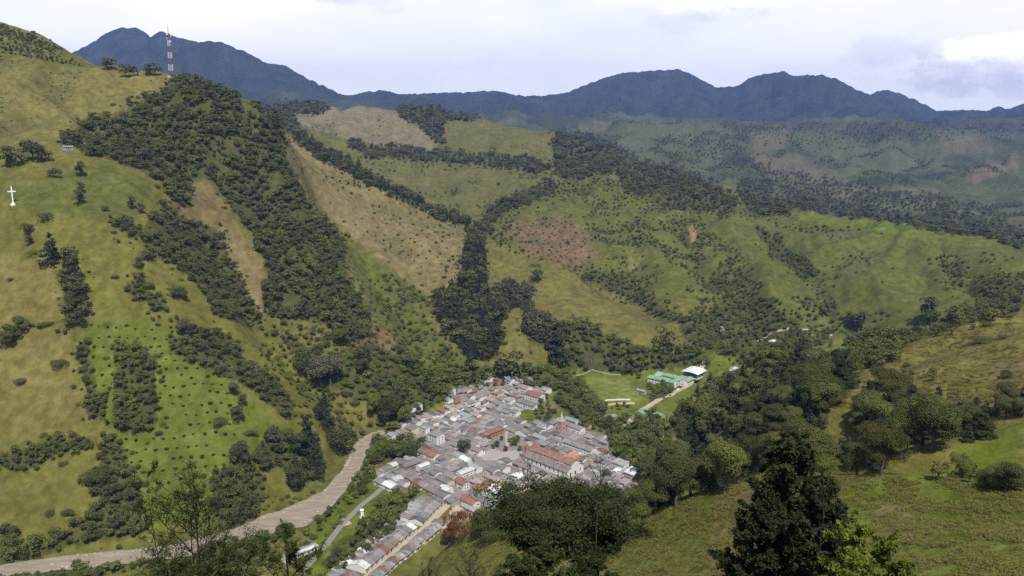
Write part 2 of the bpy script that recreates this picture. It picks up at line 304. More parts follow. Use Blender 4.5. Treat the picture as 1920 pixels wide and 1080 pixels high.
PATCH = [  # outline, colour, raggedness in pixels
 ([(1060,330),(1290,330),(1480,400),(1600,407),(1920,470),(1920,560),(1600,640),(1300,560),(1100,520),(900,440)], 'green', 8),
 ([(0,120),(330,140),(320,170),(120,260),(0,300)], 'dry', 6),
 ([(0,290),(150,285),(290,335),(210,420),(500,620),(640,800),(640,860),(430,990),(0,1060)], 'olive', 6),
 ([(0,480),(120,500),(140,720),(200,740),(180,800),(0,830)], 'dryolive', 10),
 ([(160,600),(300,600),(420,700),(520,790),(560,850),(420,880),(400,960),(270,1000),(200,800),(150,700)], 'bright', 5),
 ([(0,360),(200,300),(320,380),(250,420),(60,400)], 'green', 9),
 ([(290,335),(345,370),(480,620),(470,640),(380,590),(250,440)], 'olive', 5),
 ([(350,345),(395,338),(430,400),(500,520),(497,590),(470,590),(420,480),(370,400)], 'brown', 5),
 ([(395,425),(440,430),(490,540),(480,600),(440,500)], 'tan', 4),
 ([(320,370),(362,392),(388,440),(340,410)], 'browntan', 4),
 ([(525,255),(560,262),(700,345),(870,424),(880,520),(800,560),(700,480),(600,400),(545,330)], 'tan', 5),
 ([(640,560),(700,560),(760,620),(740,700),(690,690),(650,620)], 'brown', 6),
 ([(540,380),(640,470),(700,600),(820,700),(900,700),(820,620),(700,480),(620,420)], 'green', 8),
 ([(545,200),(640,193),(760,210),(825,272),(790,290),(690,270),(560,235)], 'palebrown', 3),
 ([(760,215),(900,222),(1040,250),(1040,315),(860,292),(826,270)], 'farolive', 3),
 ([(690,290),(900,310),(1060,330),(1050,350),(930,400),(860,420),(700,340)], 'farolive', 4),
 ([(945,440),(980,415),(1060,408),(1105,440),(1110,490),(1050,500),(990,475)], 'redbrown', 11),
 ([(905,470),(1000,500),(1110,540),(1180,555),(1260,600),(1290,660),(1140,640),(1040,600),(930,545)], 'olivegreen', 4),
 ([(930,580),(990,600),(1000,660),(940,670)], 'olivegreen', 3),
 ([(1290,425),(1300,422),(1305,440),(1304,455),(1296,452)], 'redsoil', 1),
 ([(1480,400),(1700,420),(1850,450),(1700,440),(1520,420)], 'bright', 4),
 ([(1180,480),(1195,490),(1190,510),(1178,505)], 'tan', 3),
 ([(1750,600),(1920,570),(1920,680),(1800,660)], 'dryolive', 5),
 ([(1430,690),(1650,630),(1680,660),(1500,690)], 'bright', 5),
 ([(1640,660),(1920,640),(1920,800),(1750,760),(1560,750),(1620,690)], 'dryolive', 9),
 ([(1850,680),(1920,660),(1920,720),(1870,715)], 'browntan', 6),
 ([(1790,830),(1920,790),(1920,910),(1800,900)], 'bright', 6),
 ([(1580,890),(1920,900),(1920,1080),(1560,1080)], 'bright', 8),
 ([(1650,890),(1800,880),(1900,930),(1760,950),(1680,920)], 'bright', 8),
 ([(1640,950),(1700,930),(1720,1010),(1660,1030)], 'browntan', 7),
 ([(1340,930),(1400,900),(1410,1080),(1300,1080),(1330,1000)], 'browntan', 9),
 ([(1200,960),(1340,930),(1330,1080),(1150,1080)], 'green', 6),
 ([(700,735),(1060,690),(1340,655),(1560,640),(1480,690),(1250,790),(1230,900),(1150,850),(1100,780),(700,810)], 'bright', 6),
 ([(560,700),(700,760),(700,800),(640,860),(600,800)], 'olivegreen', 6),
 ([(600,940),(740,870),(780,930),(640,1080),(560,1080)], 'bright', 5),
 ([(1090,708),(1172,708),(1206,742),(1200,752),(1126,752)], 'lawn', 0),
 ([(1020,755),(1055,745),(1045,775),(1000,790)], 'tan', 3),
 ([(850,950),(890,945),(880,975),(840,985)], 'tan', 3),
 ([(1160,232),(1330,230),(1380,250),(1340,330),(1240,305),(1150,270)], 'farpale', 2),
 ([(1080,225),(1150,228),(1130,250),(1085,245)], 'fartan', 2),
 ([(1400,245),(1500,240),(1480,275),(1420,290)], 'fartan', 3),
 ([(1500,270),(1700,260),(1760,320),(1600,330)], 'farpale', 3),
 ([(1400,290),(1500,290),(1600,350),(1440,330)], 'fartan', 3),
 ([(1760,255),(1830,250),(1860,285),(1770,290)], 'fartan', 2),
 ([(1780,330),(1900,295),(1920,310),(1830,345)], 'farbrown', 3),
 ([(1460,345),(1600,350),(1760,350),(1760,390),(1560,380)], 'fartan', 3),
 ([(1580,355),(1700,360),(1740,400),(1640,395)], 'farpale', 3),
]
PAL = dict(dry=(.150,.132,.036), olive=(.122,.118,.022), dryolive=(.148,.130,.034), bright=(.105,.128,.016), green=(.094,.102,.019), brown=(.158,.112,.046), browntan=(.155,.115,.048),
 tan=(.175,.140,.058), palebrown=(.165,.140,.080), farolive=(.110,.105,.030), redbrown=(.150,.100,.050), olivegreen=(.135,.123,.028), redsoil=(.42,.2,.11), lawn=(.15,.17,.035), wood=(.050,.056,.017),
 farpale=(.085,.096,.040), fartan=(.105,.100,.050), farbrown=(.135,.105,.065), fargreen=(.036,.045,.018), mount=(.030,.040,.024), valley=(.085,.112,.024))
PAL = {k: np.array(v) for k, v in PAL.items()}

def paint():
    x, y, z, r = GX, GY, GZ, np.broadcast_to(RI[None], GX.shape)
    f = np.clip(.5 + .5 * fbm(x / 120, y / 120, 31, 4), 0, 1)[..., None]
    col = PAL['green'] * (1 - f) + PAL['dryolive'] * f
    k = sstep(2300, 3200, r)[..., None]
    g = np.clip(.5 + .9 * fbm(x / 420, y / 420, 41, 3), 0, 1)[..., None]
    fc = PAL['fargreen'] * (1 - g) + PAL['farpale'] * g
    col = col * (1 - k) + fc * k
    jx = 1.5 * fbm(x / 14, y / 14, 51, 3) + 2.0 * perlin(x / 45, y / 45, 55); jy = 1.2 * fbm(x / 14, y / 14, 52, 3) + 1.6 * perlin(x / 45, y / 45, 56)
    vis = (VD > 1) & (VP > -80) & (VP < 2000) & (VQ > -50) & (VQ < 1130) & (GT >= GMAX - np.where(RI[None] < 2400, .03, .004))
    far = r > 2600
    jx = np.where(far, fbm(x / 90, y / 90, 53, 3) * 1.2, jx); jy = np.where(far, fbm(x / 90, y / 90, 54, 3) * .8, jy)
    vi = np.nonzero(vis.ravel())[0]
    vx = VP.ravel()[vi]; vy = VQ.ravel()[vi]; ax = jx.ravel()[vi]; ay = jy.ravel()[vi]
    flat = col.reshape(-1, 3)
    for poly, name, j in PATCH:
        if name[:3] == 'far' and name != 'farolive': sel = (RI[None] > 2500) & np.ones_like(x, bool)
        else: sel = (RI[None] < 3400) & np.ones_like(x, bool)
        sel = sel.ravel()[vi]
        # four nested outlines with different raggedness give a soft, uneven edge
        a = np.zeros(len(vi))
        for q, s in ((.6, 1), (1.0, -1), (1.4, 1), (.3, -1)):
            a += .25 * inside(poly, vx + ax * j * q * s * 1.4, vy + ay * j * q * s)
        a = (a * sel)[:, None]
        flat[vi] = flat[vi] * (1 - a) + PAL[name] * a
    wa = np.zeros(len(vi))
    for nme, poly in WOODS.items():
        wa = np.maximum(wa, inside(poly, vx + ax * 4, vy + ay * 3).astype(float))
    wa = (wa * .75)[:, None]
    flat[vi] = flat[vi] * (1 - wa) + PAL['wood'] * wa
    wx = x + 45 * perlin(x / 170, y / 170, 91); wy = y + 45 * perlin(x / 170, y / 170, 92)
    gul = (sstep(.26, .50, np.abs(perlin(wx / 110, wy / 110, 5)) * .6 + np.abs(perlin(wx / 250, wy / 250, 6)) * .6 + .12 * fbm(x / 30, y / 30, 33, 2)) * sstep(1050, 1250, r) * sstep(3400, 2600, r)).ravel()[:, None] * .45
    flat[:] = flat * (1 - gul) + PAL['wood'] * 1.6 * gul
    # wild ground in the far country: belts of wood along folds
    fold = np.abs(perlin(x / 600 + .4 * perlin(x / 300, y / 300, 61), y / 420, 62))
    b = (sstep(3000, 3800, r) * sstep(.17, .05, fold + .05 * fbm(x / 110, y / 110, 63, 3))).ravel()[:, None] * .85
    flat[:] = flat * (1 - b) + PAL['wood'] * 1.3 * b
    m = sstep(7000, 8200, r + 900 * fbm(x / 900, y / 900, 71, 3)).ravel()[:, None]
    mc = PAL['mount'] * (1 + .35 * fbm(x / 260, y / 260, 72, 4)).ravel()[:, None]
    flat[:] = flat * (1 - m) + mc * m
    # general mottling of the swards
    mot = (1 + .20 * fbm(x / 9, y / 9, 81, 3) * sstep(3000, 1500, r) + .17 * fbm(x / 42, y / 42, 82, 4)).ravel()[:, None]
    return np.clip(flat * mot, .005, .9)

def mat(name): 
    m = bpy.data.materials.new(name); m.use_nodes = True
    nt = m.node_tree; nt.nodes.clear()
    return m, nt, nt.nodes.new('ShaderNodeOutputMaterial')

def ground_material():
    m, nt, out = mat('turf_and_soil'); N = nt.nodes; L = nt.links
    at = N.new('ShaderNodeAttribute'); at.attribute_name = 'cover'
    geo = N.new('ShaderNodeNewGeometry')
    def noise(scale, detail, rough=.6, vec=None):
        t = N.new('ShaderNodeTexNoise'); t.inputs['Scale'].default_value = scale; t.inputs['Detail'].default_value = detail; t.inputs['Roughness'].default_value = rough
        L.new(vec or geo.outputs['Position'], t.inputs['Vector']); return t
    def ramp(src, a, b, c0, c1):
        rr = N.new('ShaderNodeMapRange'); rr.inputs[1].default_value = a; rr.inputs[2].default_value = b; rr.inputs[3].default_value = c0; rr.inputs[4].default_value = c1
        L.new(src, rr.inputs[0]); return rr.outputs[0]
    n1 = noise(.09, 6, .7); n2 = noise(1.1, 5, .75); n3 = noise(.22, 3)
    f1 = ramp(n1.outputs[0], .3, .7, .66, 1.28); f2 = ramp(n2.outputs[0], .3, .7, .74, 1.24)
    mu = N.new('ShaderNodeMath'); mu.operation = 'MULTIPLY'; L.new(f1, mu.inputs[0]); L.new(f2, mu.inputs[1])
    sc = N.new('ShaderNodeVectorMath'); sc.operation = 'SCALE'; L.new(at.outputs['Color'], sc.inputs[0]); L.new(mu.outputs[0], sc.inputs['Scale'])
    hs = N.new('ShaderNodeHueSaturation'); L.new(sc.outputs[0], hs.inputs['Color'])
    L.new(ramp(n3.outputs[0], .3, .7, .488, .512), hs.inputs['Hue']); L.new(ramp(n1.outputs[0], .3, .7, 1.08, .88), hs.inputs['Saturation'])
    b = N.new('ShaderNodeBsdfPrincipled'); b.inputs['Roughness'].default_value = .95; b.inputs['Specular IOR Level'].default_value = .1
    L.new(hs.outputs[0], b.inputs['Base Color'])
    bp = N.new('ShaderNodeBump'); bp.inputs['Strength'].default_value = .55; bp.inputs['Distance'].default_value = 1.0
    n4 = noise(.5, 6, .7); L.new(n4.outputs[0], bp.inputs['Height'])
    bf = N.new('ShaderNodeBump'); bf.inputs['Strength'].default_value = .8; bf.inputs['Distance'].default_value = 14.0
    n5 = noise(.022, 7, .68); L.new(n5.outputs[0], bf.inputs['Height'])
    ln = N.new('ShaderNodeVectorMath'); ln.operation = 'LENGTH'; L.new(geo.outputs['Position'], ln.inputs[0])
    # coarse relief of woods belongs to the far land, beyond three kilometres from this hill
    L.new(ramp(ln.outputs['Value'], 2600, 5000, 0, .9), bf.inputs['Strength'])
    # trodden cattle terraces running along the contours
    wv = N.new('ShaderNodeTexWave'); wv.bands_direction = 'Z'; wv.inputs['Scale'].default_value = .2; wv.inputs['Distortion'].default_value = 11; wv.inputs['Detail'].default_value = 5; wv.inputs['Detail Scale'].default_value = .25
    L.new(geo.outputs['Position'], wv.inputs['Vector'])
    bt = N.new('ShaderNodeBump'); bt.inputs['Strength'].default_value = .22; bt.inputs['Distance'].default_value = .9; L.new(wv.outputs[0], bt.inputs['Height']); L.new(bp.outputs[0], bt.inputs['Normal'])
    L.new(bt.outputs[0], bf.inputs['Normal']); L.new(bf.outputs[0], b.inputs['Normal'])
    L.new(b.outputs[0], out.inputs[0]); return m

def grid_object(name, j0, j1, m, col):
    idx = np.arange(NA * NR).reshape(NA, NR)[:, j0:j1]
    na, nr = idx.shape
    co = np.stack([GX[:, j0:j1], GY[:, j0:j1], GZ[:, j0:j1]], -1).reshape(-1, 3)
    k = np.arange(na * nr).reshape(na, nr)
    f = np.stack([k[:-1, :-1], k[:-1, 1:], k[1:, 1:], k[1:, :-1]], -1).reshape(-1, 4)
    if j0 == 0:
        pass
    me = bpy.data.meshes.new(name)
    me.vertices.add(len(co)); me.vertices.foreach_set('co', co.ravel().astype(np.float32))
    me.loops.add(len(f) * 4); me.loops.foreach_set('vertex_index', f.ravel().astype(np.int32))
    me.polygons.add(len(f)); me.polygons.foreach_set('loop_start', np.arange(0, len(f) * 4, 4, dtype=np.int32))
    me.polygons.foreach_set('use_smooth', np.ones(len(f), bool))
    me.update(calc_edges=True)
    a = me.attributes.new('cover', 'FLOAT_COLOR', 'POINT')
    cc = np.ones((na * nr, 4), np.float32); cc[:, :3] = col.reshape(NA, NR, 3)[:, j0:j1].reshape(-1, 3)
    a.data.foreach_set('color', cc.ravel())
    me.materials.append(m)
    o = bpy.data.objects.new(name, me); C.objects.link(o); o['kind'] = 'structure'
    return o

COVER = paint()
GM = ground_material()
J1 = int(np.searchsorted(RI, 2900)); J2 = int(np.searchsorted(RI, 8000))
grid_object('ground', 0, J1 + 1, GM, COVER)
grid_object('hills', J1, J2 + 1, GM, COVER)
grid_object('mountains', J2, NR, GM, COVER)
print('ground built', time.time() - T0)

# ------------------------------------------------------------------ camera, sun, sky, air
cam = bpy.data.cameras.new('camera'); co_ = bpy.data.objects.new('camera', cam); C.objects.link(co_)
cam.sensor_width = 36; cam.lens = 36 * FPX / 1920; cam.clip_end = 60000; cam.clip_start = .5
co_.location = (0, 0, 0); co_.rotation_euler = (R(90) - PITCH, 0, 0); S.camera = co_

SUN_AZ, SUN_EL = R(12), R(58)      # azimuth measured from behind the camera towards its right
sd = Vector((math.sin(SUN_AZ) * math.cos(SUN_EL), -math.cos(SUN_AZ) * math.cos(SUN_EL), math.sin(SUN_EL)))
sl = bpy.data.lights.new('sun', 'SUN'); sl.energy = 5.0; sl.angle = R(.5); sl.color = (1, .955, .88)
so = bpy.data.objects.new('sun', sl); C.objects.link(so); so.rotation_euler = sd.to_track_quat('Z', 'Y').to_euler(); so.location = (0, 0, 900)

def world():
    w = bpy.data.worlds.new('World'); S.world = w; w.use_nodes = True
    nt = w.node_tree; nt.nodes.clear(); N = nt.nodes; L = nt.links
    out = N.new('ShaderNodeOutputWorld'); bg = N.new('ShaderNodeBackground'); bg.inputs[1].default_value = .1
    sky = N.new('ShaderNodeTexSky'); sky.sky_type = 'NISHITA'; sky.sun_disc = False; sky.sun_elevation = SUN_EL; sky.sun_rotation = math.pi - SUN_AZ
    sky.altitude = 2000; sky.air_density = 1; sky.dust_density = 1.5
    tc = N.new('ShaderNodeTexCoord')
    sep = N.new('ShaderNodeSeparateXYZ'); L.new(tc.outputs['Generated'], sep.inputs[0])
    def mr(src, a, b, c0, c1, sm=True):
        n_ = N.new('ShaderNodeMapRange'); n_.interpolation_type = 'SMOOTHSTEP' if sm else 'LINEAR'
        for i, v in enumerate((a, b, c0, c1)): n_.inputs[1 + i].default_value = v
        L.new(src, n_.inputs[0]); return n_.outputs[0]
    def ma(op, a, b):
        n_ = N.new('ShaderNodeMath'); n_.operation = op
        for i, v in enumerate((a, b)):
            if isinstance(v, (int, float)): n_.inputs[i].default_value = v
            else: L.new(v, n_.inputs[i])
        return n_.outputs[0]
    def noise(scale, det, off=(0, 0, 0), st=(1, 1, 1), rough=.55):
        mp = N.new('ShaderNodeMapping'); mp.inputs['Location'].default_value = off; mp.inputs['Scale'].default_value = st
        L.new(tc.outputs['Generated'], mp.inputs[0])
        n_ = N.new('ShaderNodeTexNoise'); n_.inputs['Scale'].default_value = scale; n_.inputs['Detail'].default_value = det; n_.inputs['Roughness'].default_value = rough
        L.new(mp.outputs[0], n_.inputs['Vector']); return n_.outputs[0]
    def mix(fac, a, b):
        n_ = N.new('ShaderNodeMix'); n_.data_type = 'RGBA'; L.new(fac, n_.inputs[0])
        for i, v in ((6, a), (7, b)):
            if isinstance(v, tuple): n_.inputs[i].default_value = (*v, 1)
            else: L.new(v, n_.inputs[i])
        return n_.outputs[2]
    # thin high veil: bright and white low down, thinning towards the zenith
    veil = ma('MULTIPLY', mr(sep.outputs[2], .15, .40, 1, .10), mr(noise(2.2, 5, (3, 1, 0), (1, 1, 3)), .25, .6, .80, 1.0))
    streak = mr(noise(3.0, 3, (7, 2, 1), (1, 1, 3.5)), .38, .62, 0, 1)
    tone = mix(streak, (11.7, 11.9, 11.9), (13.1, 13.0, 12.6))
    base = mix(veil, sky.outputs[0], tone)
    wob = noise(9, 6, (0, 5, 0), (1, 1, 1.7), .6)
    fine = noise(26, 6, (0, 5, 3), (1, 1, 1.7), .6)
    for (px, py, wx, wz, dens, seed, bright) in [(1855,122,.105,.030,1.0,0,1),(1940,118,.08,.034,1,2,1),(1660,98,.05,.020,.55,3,0),(1330,12,.09,.022,.8,4,1),(1265,44,.05,.016,.45,6,0),(640,-8,.06,.012,.75,7,0),(730,12,.02,.010,.3,8,0),(1900,175,.02,.010,.5,9,0),(1740,92,.02,.012,.5,5,0)]:
        a_, t_ = ray(px, py); a_ = float(a_); el = math.atan(float(t_))
        d0 = Vector((math.sin(a_) * math.cos(el), math.cos(a_) * math.cos(el), math.sin(el)))
        rt = Vector((math.cos(a_), -math.sin(a_), 0))
        dt = N.new('ShaderNodeVectorMath'); dt.operation = 'DOT_PRODUCT'; L.new(tc.outputs['Generated'], dt.inputs[0]); dt.inputs[1].default_value = rt
        u = ma('DIVIDE', ma('ADD', dt.outputs['Value'], -d0.dot(rt)), wx)
        v = ma('DIVIDE', ma('ADD', sep.outputs[2], -d0.z), wz)
        # flatter below than above
        rr = ma('SQRT', ma('ADD', ma('MULTIPLY', u, u), ma('MULTIPLY', v, v)), 0)
        body = ma('ADD', rr, ma('MULTIPLY', ma('ADD', wob, -.5), 2.6)); body = ma('ADD', body, ma('MULTIPLY', ma('ADD', fine, -.5), 1.0))
        front = mr(sep.outputs[0] if False else dt.outputs['Value'], -2, 2, 1, 1)
        mk = ma('MULTIPLY', mr(body, .55, 1.15, dens, 0), front)
        lit = mr(ma('ADD', ma('ADD', v, ma('MULTIPLY', u, .18)), ma('MULTIPLY', ma('ADD', fine, -.5), 2.2)), -.75, .75, 0, 1)
        cc = mix(lit, (9.2, 9.2, 9.5), (19, 18, 16.5) if bright else (10.0, 10.2, 11.0))
        base = mix(mk, base, cc)
    L.new(base, bg.inputs[0]); L.new(bg.outputs[0], out.inputs[0])
world()

# haze: one closed box of air round the valley
me = bpy.data.meshes.new('haze'); bm = bmesh.new(); bmesh.ops.create_cube(bm, size=1)
zb, zt = float(GZ.min()) - 2, float(GZ.max()) + 30
for v in bm.verts: v.co = (v.co.x * 34000, v.co.y * 34000, zb if v.co.z < 0 else zt)
bm.to_mesh(me); bm.free()
hz = bpy.data.objects.new('haze', me); C.objects.link(hz); hz['kind'] = 'stuff'; hz['label'] = 'thin blue haze over the valley and the far mountains'; 
m, nt, out = mat('haze_air'); pv = nt.nodes.new('ShaderNodeVolumePrincipled')
pv.inputs['Color'].default_value = (.26, .40, 1.0, 1); pv.inputs['Density'].default_value = 4.0e-5; pv.inputs['Anisotropy'].default_value = 0.0
nt.links.new(pv.outputs[0], out.inputs['Volume']); me.materials.append(m)

S.view_settings.view_transform = 'Standard'; S.view_settings.look = 'None'; S.view_settings.gamma = 1; S.view_settings.exposure = 0.08
try:
    S.cycles.max_bounces = 5; S.cycles.diffuse_bounces = 2; S.cycles.glossy_bounces = 1; S.cycles.transmission_bounces = 3; S.cycles.volume_bounces = 0; S.cycles.transparent_max_bounces = 8
    S.cycles.use_denoising = False
    S.cycles.caustics_reflective = False; S.cycles.caustics_refractive = False
except Exception as e: print(e)
# ------------------------------------------------------------------ foliage
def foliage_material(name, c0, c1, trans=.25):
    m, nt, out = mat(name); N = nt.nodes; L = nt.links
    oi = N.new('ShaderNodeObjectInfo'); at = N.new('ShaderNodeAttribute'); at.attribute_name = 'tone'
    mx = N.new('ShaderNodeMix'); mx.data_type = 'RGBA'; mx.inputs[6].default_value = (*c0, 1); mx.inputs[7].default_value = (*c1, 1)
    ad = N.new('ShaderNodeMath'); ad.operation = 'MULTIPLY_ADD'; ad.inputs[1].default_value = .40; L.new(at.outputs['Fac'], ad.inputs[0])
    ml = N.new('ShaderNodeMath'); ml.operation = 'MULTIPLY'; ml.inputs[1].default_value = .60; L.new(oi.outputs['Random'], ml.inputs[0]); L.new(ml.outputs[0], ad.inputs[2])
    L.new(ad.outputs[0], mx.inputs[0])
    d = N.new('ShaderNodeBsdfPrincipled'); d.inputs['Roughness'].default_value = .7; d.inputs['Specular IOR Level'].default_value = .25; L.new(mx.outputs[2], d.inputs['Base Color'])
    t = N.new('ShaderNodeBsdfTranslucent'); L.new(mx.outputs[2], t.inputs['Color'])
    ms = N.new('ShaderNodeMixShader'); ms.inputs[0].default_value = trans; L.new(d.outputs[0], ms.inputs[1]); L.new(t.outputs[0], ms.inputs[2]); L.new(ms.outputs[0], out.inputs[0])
    return m
FM = dict(
 dark=foliage_material('dark_leaves', (.038, .052, .014), (.160, .165, .050)),
 olive=foliage_material('olive_leaves', (.044, .062, .014), (.180, .190, .040)),
 bright=foliage_material('fresh_leaves', (.070, .105, .012), (.215, .260, .030)),
 conifer=foliage_material('conifer_needles', (.018, .030, .013), (.070, .086, .030)),
 grey=foliage_material('grey_green_leaves', (.052, .056, .026), (.150, .140, .075)),
 orange=foliage_material('golden_leaves', (.034, .044, .011), (.125, .112, .024)),
 red=foliage_material('russet_leaves', (.09, .045, .018), (.19, .085, .03)),
 near=foliage_material('shaded_leaves', (.020, .034, .010), (.070, .090, .018)),
)
def simple(name, col, rough=.85, spec=.3, noise=None, metal=0):
    m, nt, out = mat(name); N = nt.nodes; L = nt.links
    b = N.new('ShaderNodeBsdfPrincipled'); b.inputs['Roughness'].default_value = rough; b.inputs['Specular IOR Level'].default_value = spec; b.inputs['Metallic'].default_value = metal
    if noise:
        sc, amp = noise
        g = N.new('ShaderNodeNewGeometry'); oi = N.new('ShaderNodeObjectInfo')
        t = N.new('ShaderNodeTexNoise'); t.inputs['Scale'].default_value = sc; t.inputs['Detail'].default_value = 5; t.inputs['Roughness'].default_value = .7; L.new(g.outputs['Position'], t.inputs['Vector'])
        r_ = N.new('ShaderNodeMapRange'); r_.inputs[1].default_value = .25; r_.inputs[2].default_value = .75; r_.inputs[3].default_value = 1 - amp; r_.inputs[4].default_value = 1 + amp; L.new(t.outputs[0], r_.inputs[0])
        v = N.new('ShaderNodeVectorMath'); v.operation = 'SCALE'; v.inputs[0].default_value = col; L.new(r_.outputs[0], v.inputs['Scale']); L.new(v.outputs[0], b.inputs['Base Color'])
    else: b.inputs['Base Color'].default_value = (*col, 1)
    L.new(b.outputs[0], out.inputs[0]); return m
BARK = simple('bark', (.10, .08, .06), noise=(3, .35))
BARKD = simple('dark_bark', (.045, .038, .030), noise=(6, .35))

def mesh_np(name, co, quads=None, tris=None, mats=(), tone=None, matidx=None):
    me = bpy.data.meshes.new(name)
    nf4 = 0 if quads is None else len(quads); nf3 = 0 if tris is None else len(tris)
    li = np.concatenate([a.ravel() for a in ([quads] if nf4 else []) + ([tris] if nf3 else [])]).astype(np.int32)
    st = np.concatenate([np.arange(nf4) * 4, nf4 * 4 + np.arange(nf3) * 3]).astype(np.int32)
    me.vertices.add(len(co)); me.vertices.foreach_set('co', np.asarray(co, np.float32).ravel())
    me.loops.add(len(li)); me.loops.foreach_set('vertex_index', li)
    me.polygons.add(nf4 + nf3); me.polygons.foreach_set('loop_start', st)
    if matidx is not None: me.polygons.foreach_set('material_index', np.asarray(matidx, np.int32))
    me.update(calc_edges=True)
    if tone is not None:
        a = me.attributes.new('tone', 'FLOAT', 'FACE'); a.data.foreach_set('value', np.asarray(tone, np.float32))
    for m in mats: me.materials.append(m)
    return me

def leaf_quads(c, nrm, size, g, aspect=.6):
    """one small four-cornered leaf spray per centre"""
    n = len(c)
    nrm = nrm / (np.linalg.norm(nrm, axis=1, keepdims=True) + 1e-9)
    a = g.normal(size=(n, 3)); a -= (a * nrm).sum(1, keepdims=True) * nrm; a /= np.linalg.norm(a, axis=1, keepdims=True) + 1e-9
    b = np.cross(nrm, a)
    s = (size * g.uniform(.6, 1.3, n))[:, None]
    p = np.stack([c - a * s * .9, c - b * s * aspect + nrm * s * .15, c + a * s, c + b * s * aspect + nrm * s * .15], 1).reshape(-1, 3)
    return p, np.arange(n * 4).reshape(n, 4)

def crown_np(kind, nleaf, leaf, seed):
    g = np.random.default_rng(seed); cs = []; ns = []; tn = []
    def lobe(c, rad, k, tone, lo=.72):
        v = g.normal(size=(k, 3)); v /= np.linalg.norm(v, axis=1, keepdims=True)
        v[:, 2] = np.where(v[:, 2] < -.45, -v[:, 2] * .5, v[:, 2]); v /= np.linalg.norm(v, axis=1, keepdims=True)
        rr = g.uniform(lo, 1.06, k)[:, None]
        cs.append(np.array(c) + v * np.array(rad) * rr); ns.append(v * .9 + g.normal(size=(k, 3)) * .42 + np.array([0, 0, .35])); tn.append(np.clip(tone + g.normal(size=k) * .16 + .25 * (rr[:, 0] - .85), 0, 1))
    if kind in ('broad', 'flat', 'bush'):
        nl = {'broad': 13, 'flat': 15, 'bush': 9}[kind]
        for i in range(nl):
            a = g.uniform(0, 2 * math.pi); q = math.sqrt(g.uniform(0.0, 1))
            if kind == 'broad':
                h = .36 + .44 * g.uniform(0, 1); w = .30 * math.sqrt(max(.05, 1 - ((h - .5) / .42) ** 2)); c = (math.cos(a) * q * w, math.sin(a) * q * w, h); rad = g.uniform(.13, .23); rd = (rad, rad, rad * g.uniform(.65, .95))
            elif kind == 'flat':
                c = (math.cos(a) * q * .50, math.sin(a) * q * .50, .78 + g.uniform(-.1, .08) - .12 * q); rad = g.uniform(.14, .24); rd = (rad, rad, rad * .5)
            else:
                c = (math.cos(a) * q * .42, math.sin(a) * q * .42, .30 + .28 * g.uniform(0, 1) * (1 - q)); rad = g.uniform(.22, .36); rd = (rad, rad, rad * .85)
            lobe(c, rd, max(12, int(nleaf / nl * (rad / .19) ** 2 * (1 if kind != 'bush' else .45))), g.uniform(.15, .85))
    elif kind in ('conifer', 'column'):
        nt_ = 11 if kind == 'conifer' else 14
        for i in range(nt_):
            h = .10 + .86 * i / (nt_ - 1)
            w = .23 * (1 - h) ** .8 + .02 if kind == 'conifer' else .15 * math.sqrt(max(.02, 1 - ((h - .5) / .5) ** 2)) + .02
            for j in range(5 if w > .09 else 3):
                a = j * 2 * math.pi / 5 + g.uniform(-.7, .7) + i * 1.3; q = w * g.uniform(.35, 1.25); h = min(.97, max(.06, h + g.normal() * .022))
                lobe((math.cos(a) * q, math.sin(a) * q, h - q * .25), (w * .5 + .02, w * .5 + .02, .06 + .03 * g.uniform()), max(6, int(nleaf / (nt_ * 4.2) * (w / .13) )), g.uniform(.1, .8), .5)
    c = np.concatenate(cs); nn = np.concatenate(ns); t = np.concatenate(tn)
    sh = g.uniform(.8, 1.2, 2); c = c * np.array([sh[0], sh[1], 1]); c[:, 0] += (c[:, 2] - .4) * g.uniform(-.18, .18)
    p, f = leaf_quads(c, nn, leaf, g)
    return p, f, t

def tube_np(path, rads, k=6):
    path = np.array(path, float); vs = []; n = len(path)
    for i in range(n):
        d = path[min(i + 1, n - 1)] - path[max(i - 1, 0)]; d /= np.linalg.norm(d) + 1e-9
        u = np.cross(d, [.31, .2, .9] if abs(d[2]) < .95 else [1, 0, 0]); u /= np.linalg.norm(u); v = np.cross(d, u)
        for j in range(k):
            a = 2 * math.pi * j / k; vs.append(path[i] + (u * math.cos(a) + v * math.sin(a)) * rads[i])
    f = [(i * k + j, i * k + (j + 1) % k, (i + 1) * k + (j + 1) % k, (i + 1) * k + j) for i in range(n - 1) for j in range(k)]
    return np.array(vs), np.array(f)

def join_np(parts):
    vs = []; fs = []; o = 0
    for v, f in parts: vs.append(v); fs.append(f + o); o += len(v)
    return np.concatenate(vs), np.concatenate(fs)

def trunk_np(kind, seed):
    g = np.random.default_rng(seed + 99); top = {'broad': .62, 'flat': .72, 'bush': .4, 'conifer': .95, 'column': .9}[kind]; r0 = {'broad': .032, 'flat': .03, 'bush': .03, 'conifer': .02, 'column': .02}[kind]
    w = [np.array([0, 0, -.08])]
    for i in range(5): w.append(np.array([g.normal() * .012 * (i + 1), g.normal() * .012 * (i + 1), top * (i + 1) / 5]))
    parts = [tube_np(w, [r0 * 1.3, r0, r0 * .85, r0 * .7, r0 * .5, r0 * .25])]
    if kind in ('broad', 'flat', 'bush'):
        for i in range(5):
            b = w[2 if kind != 'bush' else 1] * (.9 + .05 * i); a = g.uniform(0, 6.28); q = g.uniform(.15, .3) * (1.4 if kind == 'flat' else 1)
            parts.append(tube_np([b, b + np.array([math.cos(a) * q * .5, math.sin(a) * q * .5, .14]), b + np.array([math.cos(a) * q, math.sin(a) * q, .27])], [r0 * .5, r0 * .35, r0 * .15], 5))
    return join_np(parts)

